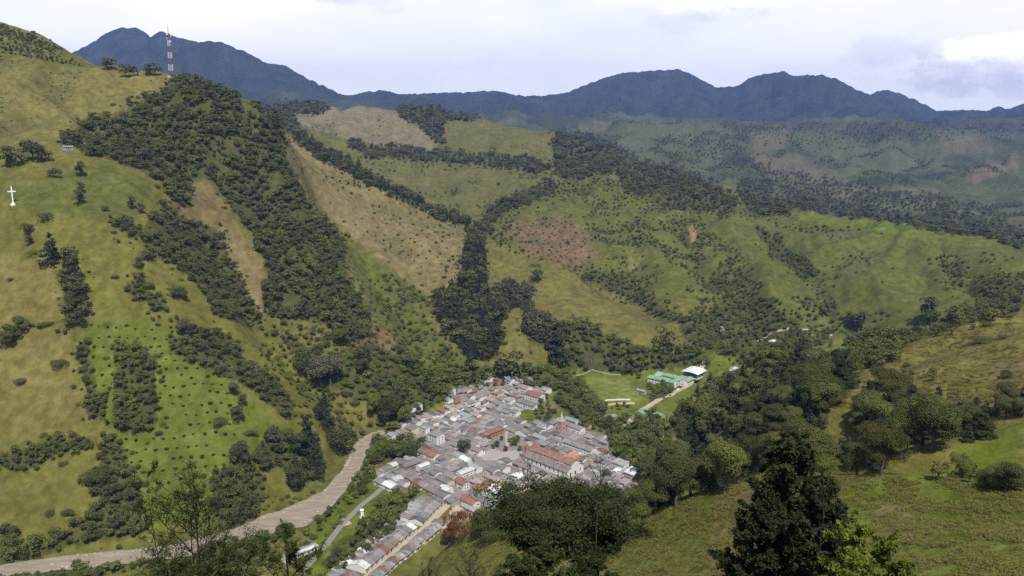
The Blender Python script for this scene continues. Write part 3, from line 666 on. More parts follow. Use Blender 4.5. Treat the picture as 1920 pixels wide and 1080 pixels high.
NEAR = []
PROTO = []           # (name, kind, crown mesh far, crown mesh mid, trunk mesh, joined far mesh)
VAR = [('broad', 'dark'), ('broad', 'olive'), ('broad', 'grey'), ('conifer', 'conifer'), ('broad', 'dark'), ('broad', 'dark'), ('broad', 'olive'), ('broad', 'olive'), ('broad', 'bright'), ('conifer', 'conifer'), ('conifer', 'conifer'), ('column', 'grey'), ('bush', 'dark'), ('bush', 'olive'), ('bush', 'bright'), ('broad', 'grey'), ('flat', 'olive'), ('broad', 'orange'), ('conifer', 'orange'), ('broad', 'red')]
wood_src = bpy.data.collections.new('wood_sources'); IDX = {}
for i, (k, mname) in enumerate(VAR):
    IDX.setdefault((k, mname), []).append(i)
    seed = 100 + i * 7
    pf, ff, tf = crown_np(k, 520, .058 if k != 'conifer' else .046, seed)
    pm, fm_, tm = crown_np(k, 3600, .026 if k != 'conifer' else .022, seed)
    tv, tq = trunk_np(k, seed)
    pn, fn_, tn_ = crown_np(k, 13000, .0135, seed)
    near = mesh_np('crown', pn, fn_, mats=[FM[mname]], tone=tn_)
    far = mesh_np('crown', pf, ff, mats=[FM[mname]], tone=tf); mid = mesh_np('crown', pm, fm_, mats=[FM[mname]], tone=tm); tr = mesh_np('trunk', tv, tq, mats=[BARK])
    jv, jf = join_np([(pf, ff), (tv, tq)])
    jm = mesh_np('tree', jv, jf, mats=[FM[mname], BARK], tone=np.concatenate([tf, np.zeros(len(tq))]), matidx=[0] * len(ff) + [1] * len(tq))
    o = bpy.data.objects.new('source_%02d' % i, jm); wood_src.objects.link(o)
    jv2, jf2 = join_np([(pm, fm_), (tv, tq)])
    PROTO.append((k, mname, far, mid, tr)); NEAR.append(near)

# ------------------------------------------------------------------ where the trees stand
TREES = []   # dict(x,y,z,h,idx,rot,zone,r)
CELLS = {}
def near_any(x, y, s):
    q = int(math.floor(x / 10)), int(math.floor(y / 10)); k = int(math.ceil(s / 10))
    for i in range(q[0] - k, q[0] + k + 1):
        for j in range(q[1] - k, q[1] + k + 1):
            for (a, b, c) in CELLS.get((i, j), ()):
                if (a - x) ** 2 + (b - y) ** 2 < (max(s, 0.5 * (s + c)) if s < c else s) ** 2: return True
    return False
def put(x, y, s): CELLS.setdefault((int(math.floor(x / 10)), int(math.floor(y / 10))), []).append((x, y, s))

KEEP_OUT = []   # pixel outlines where nothing grows (village, pitch, roads)
def scatter(zone, poly, types, h, spacing, tries=4.0, prob=1.0, ragged=7.0, keep=True):
    xs = [p[0] for p in poly]; ys = [p[1] for p in poly]
    x0, x1, y0, y1 = min(xs) - 4, max(xs) + 4, min(ys) - 4, max(ys) + 4
    # candidates: enough that the ground is filled at this spacing
    cm = cast((x0 + x1) / 2, (y0 + y1) / 2)[0]; r = cm[3] if cm[3] == cm[3] else 1500
    step = spacing * FPX / r
    nc = int((x1 - x0) * (y1 - y0) / (step * step * .35) * tries)
    nc = max(30, min(nc, 60000))
    px = nrg.uniform(x0, x1, nc); py = nrg.uniform(y0, y1, nc)
    jx = px + ragged * fbm(px / 22, py / 22, 77, 3) + nrg.normal(size=nc) * 1.6; jy = py + ragged * .8 * fbm(px / 22, py / 22, 78, 3) + nrg.normal(size=nc) * 1.3
    ok = inside(poly, jx, jy)
    px, py = px[ok], py[ok]
    for ko in (KEEP_OUT if keep else []):
        ok = ~inside(ko, px, py); px, py = px[ok], py[ok]
    if len(px) == 0: return
    w = cast(px, py)
    tot = 0; gapn = fbm(w[:, 0] / 38, w[:, 1] / 38, 505, 3) if zone in ('spur', 'strip', 'mid_strip', 'foot_band', 'dark_wood', 'river_head', 'mixed', 'brush', 'conifer_hill', 'near_wood', 'riverside') else None
    for k in range(len(px)):
        x, y, _, r = w[k]
        if x != x: continue
        if prob < 1 and rng.random() > prob: continue
        sp = spacing * (1 if r < 1600 else r / 1600)
        if gapn is not None and gapn[k] < -.30: continue
        if near_any(x, y, sp): continue
        put(x, y, sp)
        hh = (h[0] * .55 + (h[1] * 1.12 - h[0] * .55) * rng.random() ** .9) * (1 if r < 1600 else min(2.0, r / 1600))
        t = rng.choice(types) if not callable(types) else types(x, y)
        TREES.append([x, y, r, hh, rng.choice(IDX[t]), rng.uniform(0, 6.28), zone, px[k], py[k]]); tot += 1
    return tot

def single(zone, px, py, hpx, t, wide=1.0):
    w = cast(px, py)[0]
    if w[0] != w[0]: return
    put(w[0], w[1], 6)
    TREES.append([w[0], w[1], w[3], max(1.2, hpx * w[3] / FPX / (cP if True else 1)), rng.choice(IDX[t]), rng.uniform(0, 6.28), zone, px, py, wide, True])

D, O, B, CN, G_, BD, BO, BB, GB, FL, OR, CO_, RD = ('broad','dark'),('broad','olive'),('broad','bright'),('conifer','conifer'),('column','grey'),('bush','dark'),('bush','olive'),('bush','bright'),('broad','grey'),('flat','olive'),('broad','orange'),('conifer','orange'),('broad','red')
village_px = [(690,876),(735,858),(790,850),(795,835),(740,818),(762,800),(795,775),(822,770),(848,748),(910,728),(980,724),(1032,733),(1022,752),(975,775),(1000,795),(1045,780),(1098,788),(1100,802),(1142,818),(1146,842),(1162,868),(1205,900),(1190,930),(1080,900),(960,912),(930,940),(905,965),(870,985),(845,1010),(790,1080),(640,1080),(670,1050),(735,1010),(750,955),(785,925),(720,918),(705,890)]
road_px = [(655,985),(712,920),(722,920),(668,1000),(600,1078),(560,1080),(555,1060),(590,1020)]
pitch_px = [(1078,700),(1180,702),(1215,745),(1204,760),(1120,760)]
school_px = [(1196,700),(1280,684),(1345,688),(1340,705),(1290,740),(1240,765),(1200,770),(1160,785),(1130,790),(1128,772),(1190,765),(1240,740),(1215,725)]
river_px = [(0,1060),(120,1039),(250,1028),(330,1020),(440,988),(500,963),(590,930),(650,855),(690,812),(720,806),(725,818),(700,830),(680,880),(625,955),(570,990),(500,1004),(440,1022),(330,1049),(250,1058),(120,1070),(0,1092)]
KEEP_OUT += [village_px, road_px, pitch_px, school_px, river_px, [(812,806),(850,800),(905,800),(905,845),(812,850)]]

# hand placed first, so that the woods leave them room
for (px, py, h, t) in [(160,107,14,D),(199,131,22,D),(210,129,18,D),(236,146,24,D),(250,143,18,D),(277,142,22,D),(291,142,22,D),(15,313,36,D),(42,309,27,D),(62,301,36,D),(78,303,28,D),(88,304,22,D),
    (102,333,22,BD),(152,331,26,GB),(152,361,18,GB),(151,384,28,D),(198,395,13,BD),(248,392,22,GB),(264,400,18,GB),(308,391,18,D),(54,441,22,D),(57,461,18,D),(97,496,52,CN),(380,457,30,GB),(404,467,26,GB),
    (262,498,18,O),(330,562,24,O),(342,562,26,O),(12,655,34,O),(24,642,34,O),(40,625,32,O),(345,628,32,GB),(360,633,28,GB),(382,636,24,GB),(444,792,34,GB),(438,742,28,GB),(454,762,24,GB),(452,872,46,GB),
    (517,848,54,G_),(560,852,48,D),(577,850,76,CN),(592,887,66,CN),(555,918,56,D),(606,792,62,CN),(612,803,40,CN),(640,853,72,D),(486,868,34,D),(540,830,30,O),(500,885,36,D),
    (518,242,36,CN),(1007,526,34,D),(1108,537,30,D),(1096,530,20,O),(1246,656,50,D),(1047,683,78,CN),(958,712,62,D),(940,708,40,D),(683,682,44,D),(680,702,36,O),(572,702,54,O),(600,725,66,GB),(620,722,66,GB),(640,650,40,O),
    (1610,622,38,GB),(1618,600,20,D),(1738,604,48,GB),(1745,612,34,D),(1596,612,30,O),(1548,592,26,O),(1790,606,34,O),(880,690,40,CN),(760,690,46,D),(775,700,40,D),(752,668,34,D),
    (1137,905,30,O),(1210,905,44,O),(870,850,30,OR),(700,780,44,B),(735,790,56,OR),(760,795,36,B),(720,760,34,O),(720,860,40,B),(745,862,36,D),(770,860,34,O),(700,865,30,B),(1095,805,30,O)]:
    single('lone', px, py, h, t)
for (px, py, h, w) in [(85,411,18,1.3),(62,479,13,1.3),(20,527,9,1),(60,613,9,1),(75,616,9,1),(83,613,14,1.2),(96,609,9,1),(36,719,12,1.5),(112,684,12,2.2),(182,902,34,1.2),(127,968,18,1),(95,966,14,1),(470,816,14,1.5),(262,502,14,1.2),(410,795,16,1.6),(1842,642,15,2.6),(1880,634,10,1.5),(300,700,10,1),(1135,1050,26,1.2),(1375,380,12,1.4)]:
    single('lone', px, py, h, BO if rng.random() < .5 else BD, w)

mixd = lambda *a: (lambda x, y: a[int(np.clip((.5 + .62 * float(perlin(x / 42, y / 42, 303)) + rng.uniform(-.22, .22)) * len(a), 0, len(a) - 1))])
scatter('spur', WOODS['spur'], mixd(D, D, GB, O, D, B, D, O), (4, 14), 5.0)
scatter('strip', WOODS['strip'], mixd(D, O, D, D), (7, 12), 5.8)
scatter('patch', WOODS['patch'], mixd(D, O, GB), (6, 10), 5.5)
scatter('column', WOODS['column'], [D, CN, D], (9, 15), 5.0)
scatter('mid_strip', WOODS['mid_strip'], mixd(O, D, O, D), (6, 11), 5.6)
scatter('island', WOODS['island'], mixd(D, O, B), (7, 11), 5.4)
scatter('hedge', WOODS['hedge'], [O, D], (6, 9), 5.4)
scatter('long_hedge', WOODS['long_hedge'], mixd(D, O), (6, 9), 5.2)
scatter('gully_left', WOODS['gully_left'], mixd(D, O, O, D), (7, 11), 5.4)
scatter('corner', WOODS['corner'], [D, O], (7, 12), 5.4)
scatter('bank', WOODS['bank'], mixd(D, O, O), (7, 11), 5.2)
scatter('slope_conifers', WOODS['slope_conifers'], [D, O, G_], (7, 12), 8)
scatter('river_head', WOODS['river_head'], mixd(B, O, B, D, B, O), (7, 13), 6.0)
scatter('mixed', WOODS['mixed'], mixd(O, B, BB, O), (5, 10), 7.0)
scatter('conifer_strip', WOODS['conifer_strip'], [CN, CN, D], (12, 20), 6.2)
scatter('tall_group', WOODS['tall_group'], [G_, GB, G_], (14, 22), 6.0)
scatter('tall_group_two', WOODS['tall_group_two'], [G_, GB], (12, 20), 6.5)
scatter('foot_band', WOODS['foot_band'], mixd(O, B, D, O, GB), (8, 14), 6.3)
scatter('brush', WOODS['brush'], mixd(D, O, B, O, D), (6, 11), 6.5)
scatter('brush_upper', WOODS['brush_upper'], mixd(O, D, O), (5, 9), 7)
scatter('tree_row', WOODS['tree_row'], [CN, D], (9, 15), 7)
for z in ('belt', 'notch', 'notch_left', 'dark_wood', 'crest_wood', 'valley_wood', 'saddle'):
    scatter(z, WOODS[z], mixd(D, GB, D, O), (8, 13), 7.5)
for z in ('gully_right', 'fold_right', 'edge_right'):
    scatter(z, WOODS[z], mixd(D, O, O), (5, 10), 7)
scatter('conifer_hill', WOODS['conifer_hill'], [CN, CN, CN, D, O], (12, 22), 6.0)
scatter('riverside', WOODS['riverside'], mixd(O, B, O, OR), (8, 14), 6.2)
scatter('behind_village', WOODS['behind_village'], mixd(O, D, B), (8, 13), 6.5)
scatter('pitch_trees', [(1040,700),(1080,698),(1120,758),(1125,790),(1060,760)], mixd(O, B, D), (7, 13), 6.5)
scatter('pitch_trees', [(1180,692),(1215,690),(1205,712),(1185,705)], mixd(D, O), (6, 11), 6)
scatter('pitch_trees', [(1135,758),(1190,756),(1180,768),(1140,772)], [O, BB], (3, 6), 6)
scatter('school_trees', [(1215,728),(1262,722),(1296,716),(1230,744)], [O, D, B], (6, 9), 5.5, keep=False)
scatter('pitch_trees', WOODS['pitch_trees'], mixd(O, D), (8, 12), 7)
scatter('west_grove', WOODS['west_grove'], mixd(B, O, D, B), (7, 12), 5.8)
scatter('west_slope', WOODS['west_slope'], mixd(B, O, D, OR), (7, 12), 5.6)
scatter('school_trees', WOODS['school_trees'], [O, D], (7, 10), 7)
for z in ('spur', 'strip', 'patch', 'mid_strip', 'island', 'hedge', 'long_hedge', 'gully_left', 'column', 'bank', 'conifer_strip', 'tall_group', 'foot_band', 'brush_upper', 'tree_row', 'belt', 'dark_wood', 'crest_wood', 'saddle', 'gully_right', 'fold_right', 'edge_right', 'mixed'):
    pl = WOODS[z]; cx = sum(p[0] for p in pl) / len(pl); cy = sum(p[1] for p in pl) / len(pl)
    grown = [(p[0] + (14 if p[0] > cx else -12), p[1] + (9 if p[1] > cy else -7)) for p in pl]
    scatter(z, grown, [BD, BO, O, D, BO], (2.5, 6), 7.5, ragged=16, prob=.35)
# woods and brush on the near right-hand hill
scatter('knoll', [(1590,640),(1640,622),(1695,640),(1685,675),(1630,690),(1600,680)], mixd(D, O), (7, 12), 5.2)
scatter('near_wood', [(1400,800),(1440,775),(1530,765),(1600,750),(1700,765),(1760,780),(1782,820),(1770,870),(1700,884),(1600,886),(1540,900),(1400,880)], [CN, O, OR, D, CN, D], (11, 20), 6.2)
scatter('near_wood_two', [(1215,905),(1250,870),(1330,850),(1400,840),(1400,880),(1390,915),(1330,935),(1290,945),(1260,972),(1225,960),(1205,930)], [O, D, CN, OR, D], (11, 18), 6.2)
scatter('pines', [(1775,790),(1800,765),(1850,770),(1840,820),(1790,840)], [D, CN], (8, 13), 5)
scatter('pines_two', [(1862,775),(1920,755),(1920,790),(1880,795)], [CN, D], (9, 14), 5)
scatter('ditch', [(1760,880),(1840,895),(1920,905),(1920,922),(1850,918),(1760,905)], [D, O, BD], (4, 7), 3.6)
for (px, py, h, t) in [(862,1012,62,RD),(842,1022,44,RD),(925,1014,78,O),(900,1008,56,OR),(1150,1018,118,O),(1105,1012,90,OR),(1185,1000,90,O),(1060,1012,70,D),(985,1005,60,B),(1012,1010,52,O)]: single('centre_wood', px, py, h, t)
scatter('centre_wood', [(900,985),(960,960),(1060,960),(1150,960),(1195,940),(1200,1000),(1150,1010),(1060,1005),(960,1000),(905,1000)], mixd(D, O, B, O), (8, 12), 8)
scatter('hill_brush', [(1600,720),(1700,690),(1850,700),(1920,720),(1920,750),(1850,760),(1700,760)], [BD, BO, O], (2, 5), 9)
scatter('hill_brush', [(1500,690),(1600,700),(1560,740),(1480,740)], [D, O, BD], (5, 9), 9)
scatter('ridge_hedge', [(1400,700),(1500,670),(1540,672),(1500,705),(1420,715)], [O, D], (5, 8), 7)
scatter('hilltop_hedge', [(1680,620),(1760,606),(1800,622),(1700,640)], [O, BD, D], (4, 7), 6)
# shrubs strewn over the open slopes
scatter('tan_slope', [(600,330),(700,350),(870,430),(880,520),(840,560),(790,560),(700,480),(600,400)], [BD, BO, O], (1.5, 6), 19, prob=.6)
scatter('tan_slope', [(770,380),(860,440),(870,520),(820,560),(770,500),(740,440)], [BD, BD, O], (3, 6), 11, prob=.8)
scatter('hump', [(945,440),(980,415),(1060,408),(1105,440),(1110,490),(1050,500),(990,475)], [BD, BD, O], (2.5, 5), 12, prob=.8)
BROWN = [[(640,560),(700,560),(760,620),(740,700),(690,690),(650,620)], [(945,440),(980,415),(1060,408),(1105,440),(1110,490),(1050,500),(990,475)], [(1286,418),(1308,418),(1308,460),(1290,460)], [(905,470),(1000,500),(1110,540),(1180,555),(1260,600),(1290,660),(1140,640),(1040,600),(930,545)], [(1600,430),(1800,450),(1880,520),(1700,600),(1600,560)]]
def gully(x, y):
    wx = x + 45 * float(perlin(x / 170, y / 170, 91)); wy = y + 45 * float(perlin(x / 170, y / 170, 92))
    return abs(float(perlin(wx / 110, wy / 110, 5))) * .6 + abs(float(perlin(wx / 250, wy / 250, 6))) * .6
def wild(zone, poly, types, h, spacing, thr, soft=.16, prob=1.0):
    xs = [p[0] for p in poly]; ys = [p[1] for p in poly]; cm = cast(sum(xs) / len(xs), sum(ys) / len(ys))[0]; st = spacing * FPX / cm[3]
    nc = min(40000, int((max(xs) - min(xs)) * (max(ys) - min(ys)) / (st * st * .4) * 3)); px = nrg.uniform(min(xs), max(xs), nc); py = nrg.uniform(min(ys), max(ys), nc); ok = inside(poly, px, py)
    for ko in KEEP_OUT: ok &= ~inside(ko, px, py)
    px, py = px[ok], py[ok]; w = cast(px, py); g = w[:, 0] == w[:, 0]; w, px, py = w[g], px[g], py[g]
    wx = w[:, 0] + 45 * perlin(w[:, 0] / 170, w[:, 1] / 170, 91); wy = w[:, 1] + 45 * perlin(w[:, 0] / 170, w[:, 1] / 170, 92)
    q = np.abs(perlin(wx / 110, wy / 110, 5)) * .6 + np.abs(perlin(wx / 250, wy / 250, 6)) * .6 + .22 * fbm(w[:, 0] / 34, w[:, 1] / 34, 33, 3)
    p_ = sstep(thr - soft, thr + soft, q) * prob
    bare = np.zeros(len(p_), bool)
    for bp in BROWN: bare |= inside(bp, px, py)
    p_ = np.where(bare, p_ * .12, p_); ok = nrg.random(len(p_)) < p_; w, px, py, q = w[ok], px[ok], py[ok], q[ok]
    for k in range(len(px)):
        x, y, _, r = w[k]; sp = spacing * (1 if r < 1600 else r / 1600)
        if near_any(x, y, sp): continue
        put(x, y, sp); t = types(x, y) if callable(types) else rng.choice(types); hh = rng.uniform(*h) * (.8 + .6 * min(1, max(0, q[k] - thr + .2)))
        TREES.append([x, y, r, hh, rng.choice(IDX[t]), rng.uniform(0, 6.28), zone, px[k], py[k]])
wild('slopes', [(900,440),(960,390),(1060,340),(1130,330),(1290,400),(1380,470),(1500,600),(1560,640),(1330,560),(1190,560),(1100,520),(920,460)], mixd(D, O, BD, O, BB), (4, 9), 6.5, .36)
wild('slopes', [(1290,400),(1480,405),(1700,425),(1900,480),(1920,560),(1750,620),(1600,640),(1480,610),(1340,560)], mixd(D, BD, O), (3, 8), 7.5, .58)
wild('slopes', [(1240,560),(1560,560),(1600,640),(1430,690),(1350,690),(1290,650)], mixd(O, BB, D, O), (5, 10), 7, .30)
wild('slopes', [(480,600),(600,560),(640,470),(560,380),(540,300),(600,400),(700,480),(800,560),(890,690),(930,700),(800,720),(700,740),(640,760),(560,740),(500,680)], mixd(O, BB, D, BO, O), (4, 10), 6.5, .36)
wild('slopes', [(600,320),(700,345),(870,430),(880,520),(840,560),(700,480)], mixd(BD, O, D), (3, 7), 7, .55)
wild('slopes', [(560,235),(690,285),(860,292),(1040,250),(1040,320),(930,400),(860,415),(700,340)], mixd(D, O, BD), (5, 9), 9, .56)
wild('slopes', [(540,190),(640,193),(760,208),(825,270),(760,285),(650,270),(560,240)], mixd(D, GB), (5, 9), 10, .62)
wild('slopes', [(200,400),(340,370),(480,600),(560,780),(480,760),(330,660),(240,540)], mixd(D, O, BD), (3, 7), 6.5, .50, prob=.5)
wild('slopes', [(1060,250),(1290,330),(1480,400),(1290,400),(1150,330)], mixd(D, GB, O), (6, 10), 8, .45)
wild('slopes', [(1480,690),(1640,650),(1700,690),(1850,690),(1920,760),(1850,780),(1700,760),(1560,750)], mixd(O, BO, D), (3, 7), 6, .55)
wild('slopes', [(0,48),(70,70),(130,100),(150,125),(60,110),(0,100)], mixd(BD, D, O), (3, 7), 5.5, .12)
wild('slopes', [(0,100),(150,130),(300,150),(200,200),(0,240)], mixd(BD, BO), (1.5, 3.5), 8, .5)
wild('slopes', [(560,740),(660,700),(700,740),(700,800),(640,860),(600,880),(560,800)], mixd(O, B, BB), (4, 9), 7, .40)
# country beyond the near ridge: woods along the folds of the far hills
def far_wood(poly, n_, thr):
    xs = [p[0] for p in poly]; ys = [p[1] for p in poly]; px = nrg.uniform(min(xs), max(xs), n_); py = nrg.uniform(min(ys), max(ys), n_); ok = inside(poly, px, py); px, py = px[ok], py[ok]; w = cast(px, py)
    g = (w[:, 0] == w[:, 0]) & (w[:, 3] > 2500) & (w[:, 3] < 7800); w, px, py = w[g], px[g], py[g]; X, Y = w[:, 0], w[:, 1]
    q = np.abs(perlin(X / 600 + .4 * perlin(X / 300, Y / 300, 61), Y / 420, 62)) + .05 * fbm(X / 110, Y / 110, 63, 3); g = q + nrg.normal(size=len(q)) * .015 < thr; w, px, py = w[g], px[g], py[g]
    for k in range(len(w)):
        x, y, _, r = w[k]; sp = r / 420
        if near_any(x, y, sp): continue
        put(x, y, sp); TREES.append([x, y, r, r / 430 * rng.uniform(.8, 1.25), rng.choice(IDX[rng.choice((D, D, GB, O))]), rng.uniform(0, 6.28), 'far', px[k], py[k]])
far_wood([(1080,225),(1920,235),(1920,440),(1700,405),(1480,370),(1280,325),(1100,280)], 60000, .065)
scatter('far', [(1400,345),(1500,330),(1620,345),(1920,430),(1920,465),(1780,425),(1700,400),(1560,385),(1470,370)], mixd(D, GB, O), (5, 8), 6.5, ragged=12, prob=.9)
scatter('far', [(1240,262),(1330,258),(1400,300),(1500,330),(1440,330),(1330,300)], mixd(D, GB), (4, 7), 6, ragged=14, prob=.9)
scatter('far', [(1340,235),(1500,240),(1700,240),(1900,235),(1900,252),(1700,262),(1560,285),(1480,270),(1380,262)], mixd(D, GB), (4, 7), 6, ragged=14, prob=.9)
scatter('open_middle', [(900,440),(1060,330),(1290,400),(1330,560),(1190,560),(1100,520),(920,460)], [BD, BO, O, D], (1.5, 7), 26, prob=.6)
scatter('open_right', [(1290,400),(1480,400),(1900,480),(1900,560),(1600,630),(1480,610),(1340,560)], [BD, BO, O], (1.5, 5), 40, prob=.6)
scatter('open_green', [(600,420),(700,560),(760,620),(700,640),(650,560)], [BD, BO, O, BB], (3, 7), 12)
scatter('open_green', [(500,380),(560,370),(640,460),(640,560),(560,500)], [BD, O, BB], (3, 7), 11)
scatter('open_green', [(480,610),(600,600),(660,660),(700,720),(640,760),(560,740),(500,680)], mixd(O, BB, D, BO), (4, 9), 9.5)
scatter('open_green', [(700,560),(820,600),(880,690),(820,690),(740,640)], mixd(O, BB, D, BO), (4, 8), 9.5)
scatter('open_back', [(560,235),(690,285),(860,292),(1040,250),(1040,320),(930,400),(700,320)], [BD, O], (2, 7), 50, prob=.5)
scatter('hill_top', [(0,60),(60,60),(130,100),(60,120),(0,110)], [BD, O, D], (3, 6), 12)
scatter('bank_brush', [(400,960),(480,940),(570,930),(590,922),(560,945),(470,970),(400,990)], [BO, BD, BB], (2, 5), 5)
scatter('bank_brush', [(660,915),(690,870),(700,850),(712,880),(690,920),(650,950)], [B, O, OR], (5, 10), 5)
scatter('bank_brush', [(595,930),(640,910),(690,880),(690,850),(720,870),(700,905),(640,960),(600,985)], [BO, BB, GB, O], (3, 8), 6)
scatter('river_bank', [(0,1090),(120,1068),(330,1047),(500,1002),(570,988),(540,1010),(440,1035),(250,1070),(0,1110)], [BO, B, O, O, D], (3, 10), 4.6)
scatter('river_bank', [(180,1050),(440,1040),(520,1010),(600,990),(640,1000),(590,1030),(540,1020),(470,1070),(200,1080)], [BO, B, O, BB], (4, 9), 7.5)
scatter('fringe', [(700,800),(735,812),(760,800),(735,830),(700,832)], [B, O], (5, 8), 6)
scatter('fringe', [(1000,745),(1030,745),(1035,790),(1005,790)], [O, D], (6, 9), 8)
scatter('fringe', [(1090,790),(1150,790),(1150,820),(1110,805)], [O, B], (6, 9), 7)
scatter('far_scrub', [(560,1055),(620,985),(650,965),(640,985),(600,1030),(590,1075)], [O, BB, BO], (4, 7), 7)
print('trees', len(TREES), time.time() - T0)
# ------------------------------------------------------------------ objects and labels
ORD = ['first','second','third','fourth','fifth','sixth','seventh','eighth','ninth','tenth','eleventh','twelfth','thirteenth','fourteenth','fifteenth','sixteenth','seventeenth','eighteenth','nineteenth']
TENS = {20: 'twenty', 30: 'thirty', 40: 'forty', 50: 'fifty', 60: 'sixty', 70: 'seventy', 80: 'eighty', 90: 'ninety'}
TENTH = {20: 'twentieth', 30: 'thirtieth', 40: 'fortieth', 50: 'fiftieth', 60: 'sixtieth', 70: 'seventieth', 80: 'eightieth', 90: 'ninetieth'}
def ordinal(n):
    if n < 20: return ORD[n - 1]
    if n < 100: return TENTH[n] if n % 10 == 0 else TENS[n // 10 * 10] + ' ' + ORD[n % 10 - 1]
    return 'hundred and ' + ordinal(n - 100) if n > 100 else 'hundredth'
def link(o, parent=None, loc=None, rz=0, scale=None):
    C.objects.link(o)
    if parent is not None: o.parent = parent
    if loc is not None: o.location = loc
    if rz: o.rotation_euler[2] = rz
    if scale is not None: o.scale = scale
    return o
def empty(name, loc, rz=0, scale=None):
    o = bpy.data.objects.new(name, None); o.empty_display_size = .5
    return link(o, None, loc, rz, scale)
def tag(o, label, cat, group=None, kind=None):
    if label: o['label'] = label
    if cat: o['category'] = cat
    if group: o['group'] = group
    if kind: o['kind'] = kind
    return o
def obj(name, me, parent=None, loc=None, rz=0):
    return link(bpy.data.objects.new(name, me), parent, loc, rz)

ZN = dict(spur='in the wood below the mast', strip='in the long slanting wood on the left hillside', patch='in the small thicket on the left hillside', column='in the upright tree row on the left hillside',
 mid_strip='in the lower slanting wood on the left hillside', island='in the grove among the planted shrubs', hedge='in the hedge beside the planted shrubs', long_hedge='in the hedge across the lower left field', gully_left='in the gully wood above the river',
 corner='in the copse at the river bend', bank='in the clump on the left river bank', slope_conifers='among the slope pines left of the river', river_head='in the valley wood above the village', mixed='on the brushy slope behind the village',
 conifer_strip='in the dark conifer strip', tall_group='in the tall grey group behind the pitch', tall_group_two='in the tall group beside the conifer strip', foot_band='in the wood behind the sports pitch', brush='in the valley brush behind the school',
 conifer_hill='in the pine wood on the right hill', riverside='in the wood right of the village', behind_village='in the grove between village and pitch', pitch_trees='beside the near side of the pitch', west_grove='in the grove left of the village', west_slope='in the wood left of the main street',
 school_trees='below the green roofed school', knoll='in the round copse on the right hill crest', near_wood='in the near wood below the right hill', near_wood_two='in the big dark wood right of the village', pines='in the pine clump on the right hill', pines_two='in the pine clump at the right hill',
 ditch='in the ditch behind the near grass spur', centre_wood='in the wood between village and near slope', hill_brush='on the brown grass hill at the right', ridge_hedge='on the right hill ridge', hilltop_hedge='along the hilltop pasture fence line', lone='standing alone in open pasture',
 river_bank='on the near river bank', bank_brush='in the brush beside the river', fringe='at the edge of the village', far_scrub='beside the road left of the main street', open_green='on the bright brushy slope', tan_slope='on the tan slope')
KIND = {'broad': ('broadleaf_tree', 'tree'), 'flat': ('broadleaf_tree', 'tree'), 'conifer': ('conifer_tree', 'conifer'), 'column': ('slender_tree', 'tree'), 'bush': ('shrub', 'shrub')}
ADJ = {'dark': 'dark green', 'olive': 'olive green', 'bright': 'fresh green', 'conifer': 'dark', 'grey': 'grey green', 'orange': 'golden green', 'red': 'russet'}
NOUN = {'broad': 'tree', 'flat': 'tree', 'conifer': 'conifer', 'column': 'slender tree', 'bush': 'bush'}

tz = np.array(H([t[0] for t in TREES], [t[1] for t in TREES]))
def vis_rank(i):
    t = TREES[i]; return t[3] / t[2] * (3 if len(t) > 10 else 1)
order = sorted(range(len(TREES)), key=lambda i: -vis_rank(i))
chosen = []; cnt = {'tree': 0, 'conifer': 0, 'shrub': 0}; LIM = {'tree': 235, 'conifer': 65, 'shrub': 60}
for i in order:
    t = TREES[i]; c = KIND[PROTO[t[5 - 1]][0]][1]
    if cnt[c] < LIM[c]:
        cnt[c] += 1; chosen.append(i)
cset = set(chosen)
byzone = {}
for i in chosen: byzone.setdefault(TREES[i][6], []).append(i)
for z, ids in byzone.items():
    for kind in ('broad', 'flat', 'conifer', 'column', 'bush'):
        for mname in ADJ:
            sub = [i for i in ids if PROTO[TREES[i][4]][0] == kind and PROTO[TREES[i][4]][1] == mname]
            sub.sort(key=lambda i: TREES[i][7])
            for n_, i in enumerate(sub):
                t = TREES[i]; k, mn, far, mid, tr = PROTO[t[4]]
                wide = t[9] if len(t) > 9 else rng.uniform(.88, 1.2)
                e = empty(KIND[k][0], (t[0], t[1], tz[i]), t[5], (t[3] * wide, t[3] * wide, t[3]))
                s = '%s %s %s' % (ADJ[mn], NOUN[k], ZN.get(z, 'on the open slope'))
                if len(sub) > 1: s = '%s %s %s from left %s' % (ordinal(n_ + 1), ADJ[mn], NOUN[k], ZN.get(z, 'on the open slope'))
                tag(e, s, KIND[k][1], NOUN[k] + 's ' + ZN.get(z, 'on the open slope'))
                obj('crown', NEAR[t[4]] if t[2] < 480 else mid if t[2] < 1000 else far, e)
                if k != 'bush': obj('trunk', tr, e)

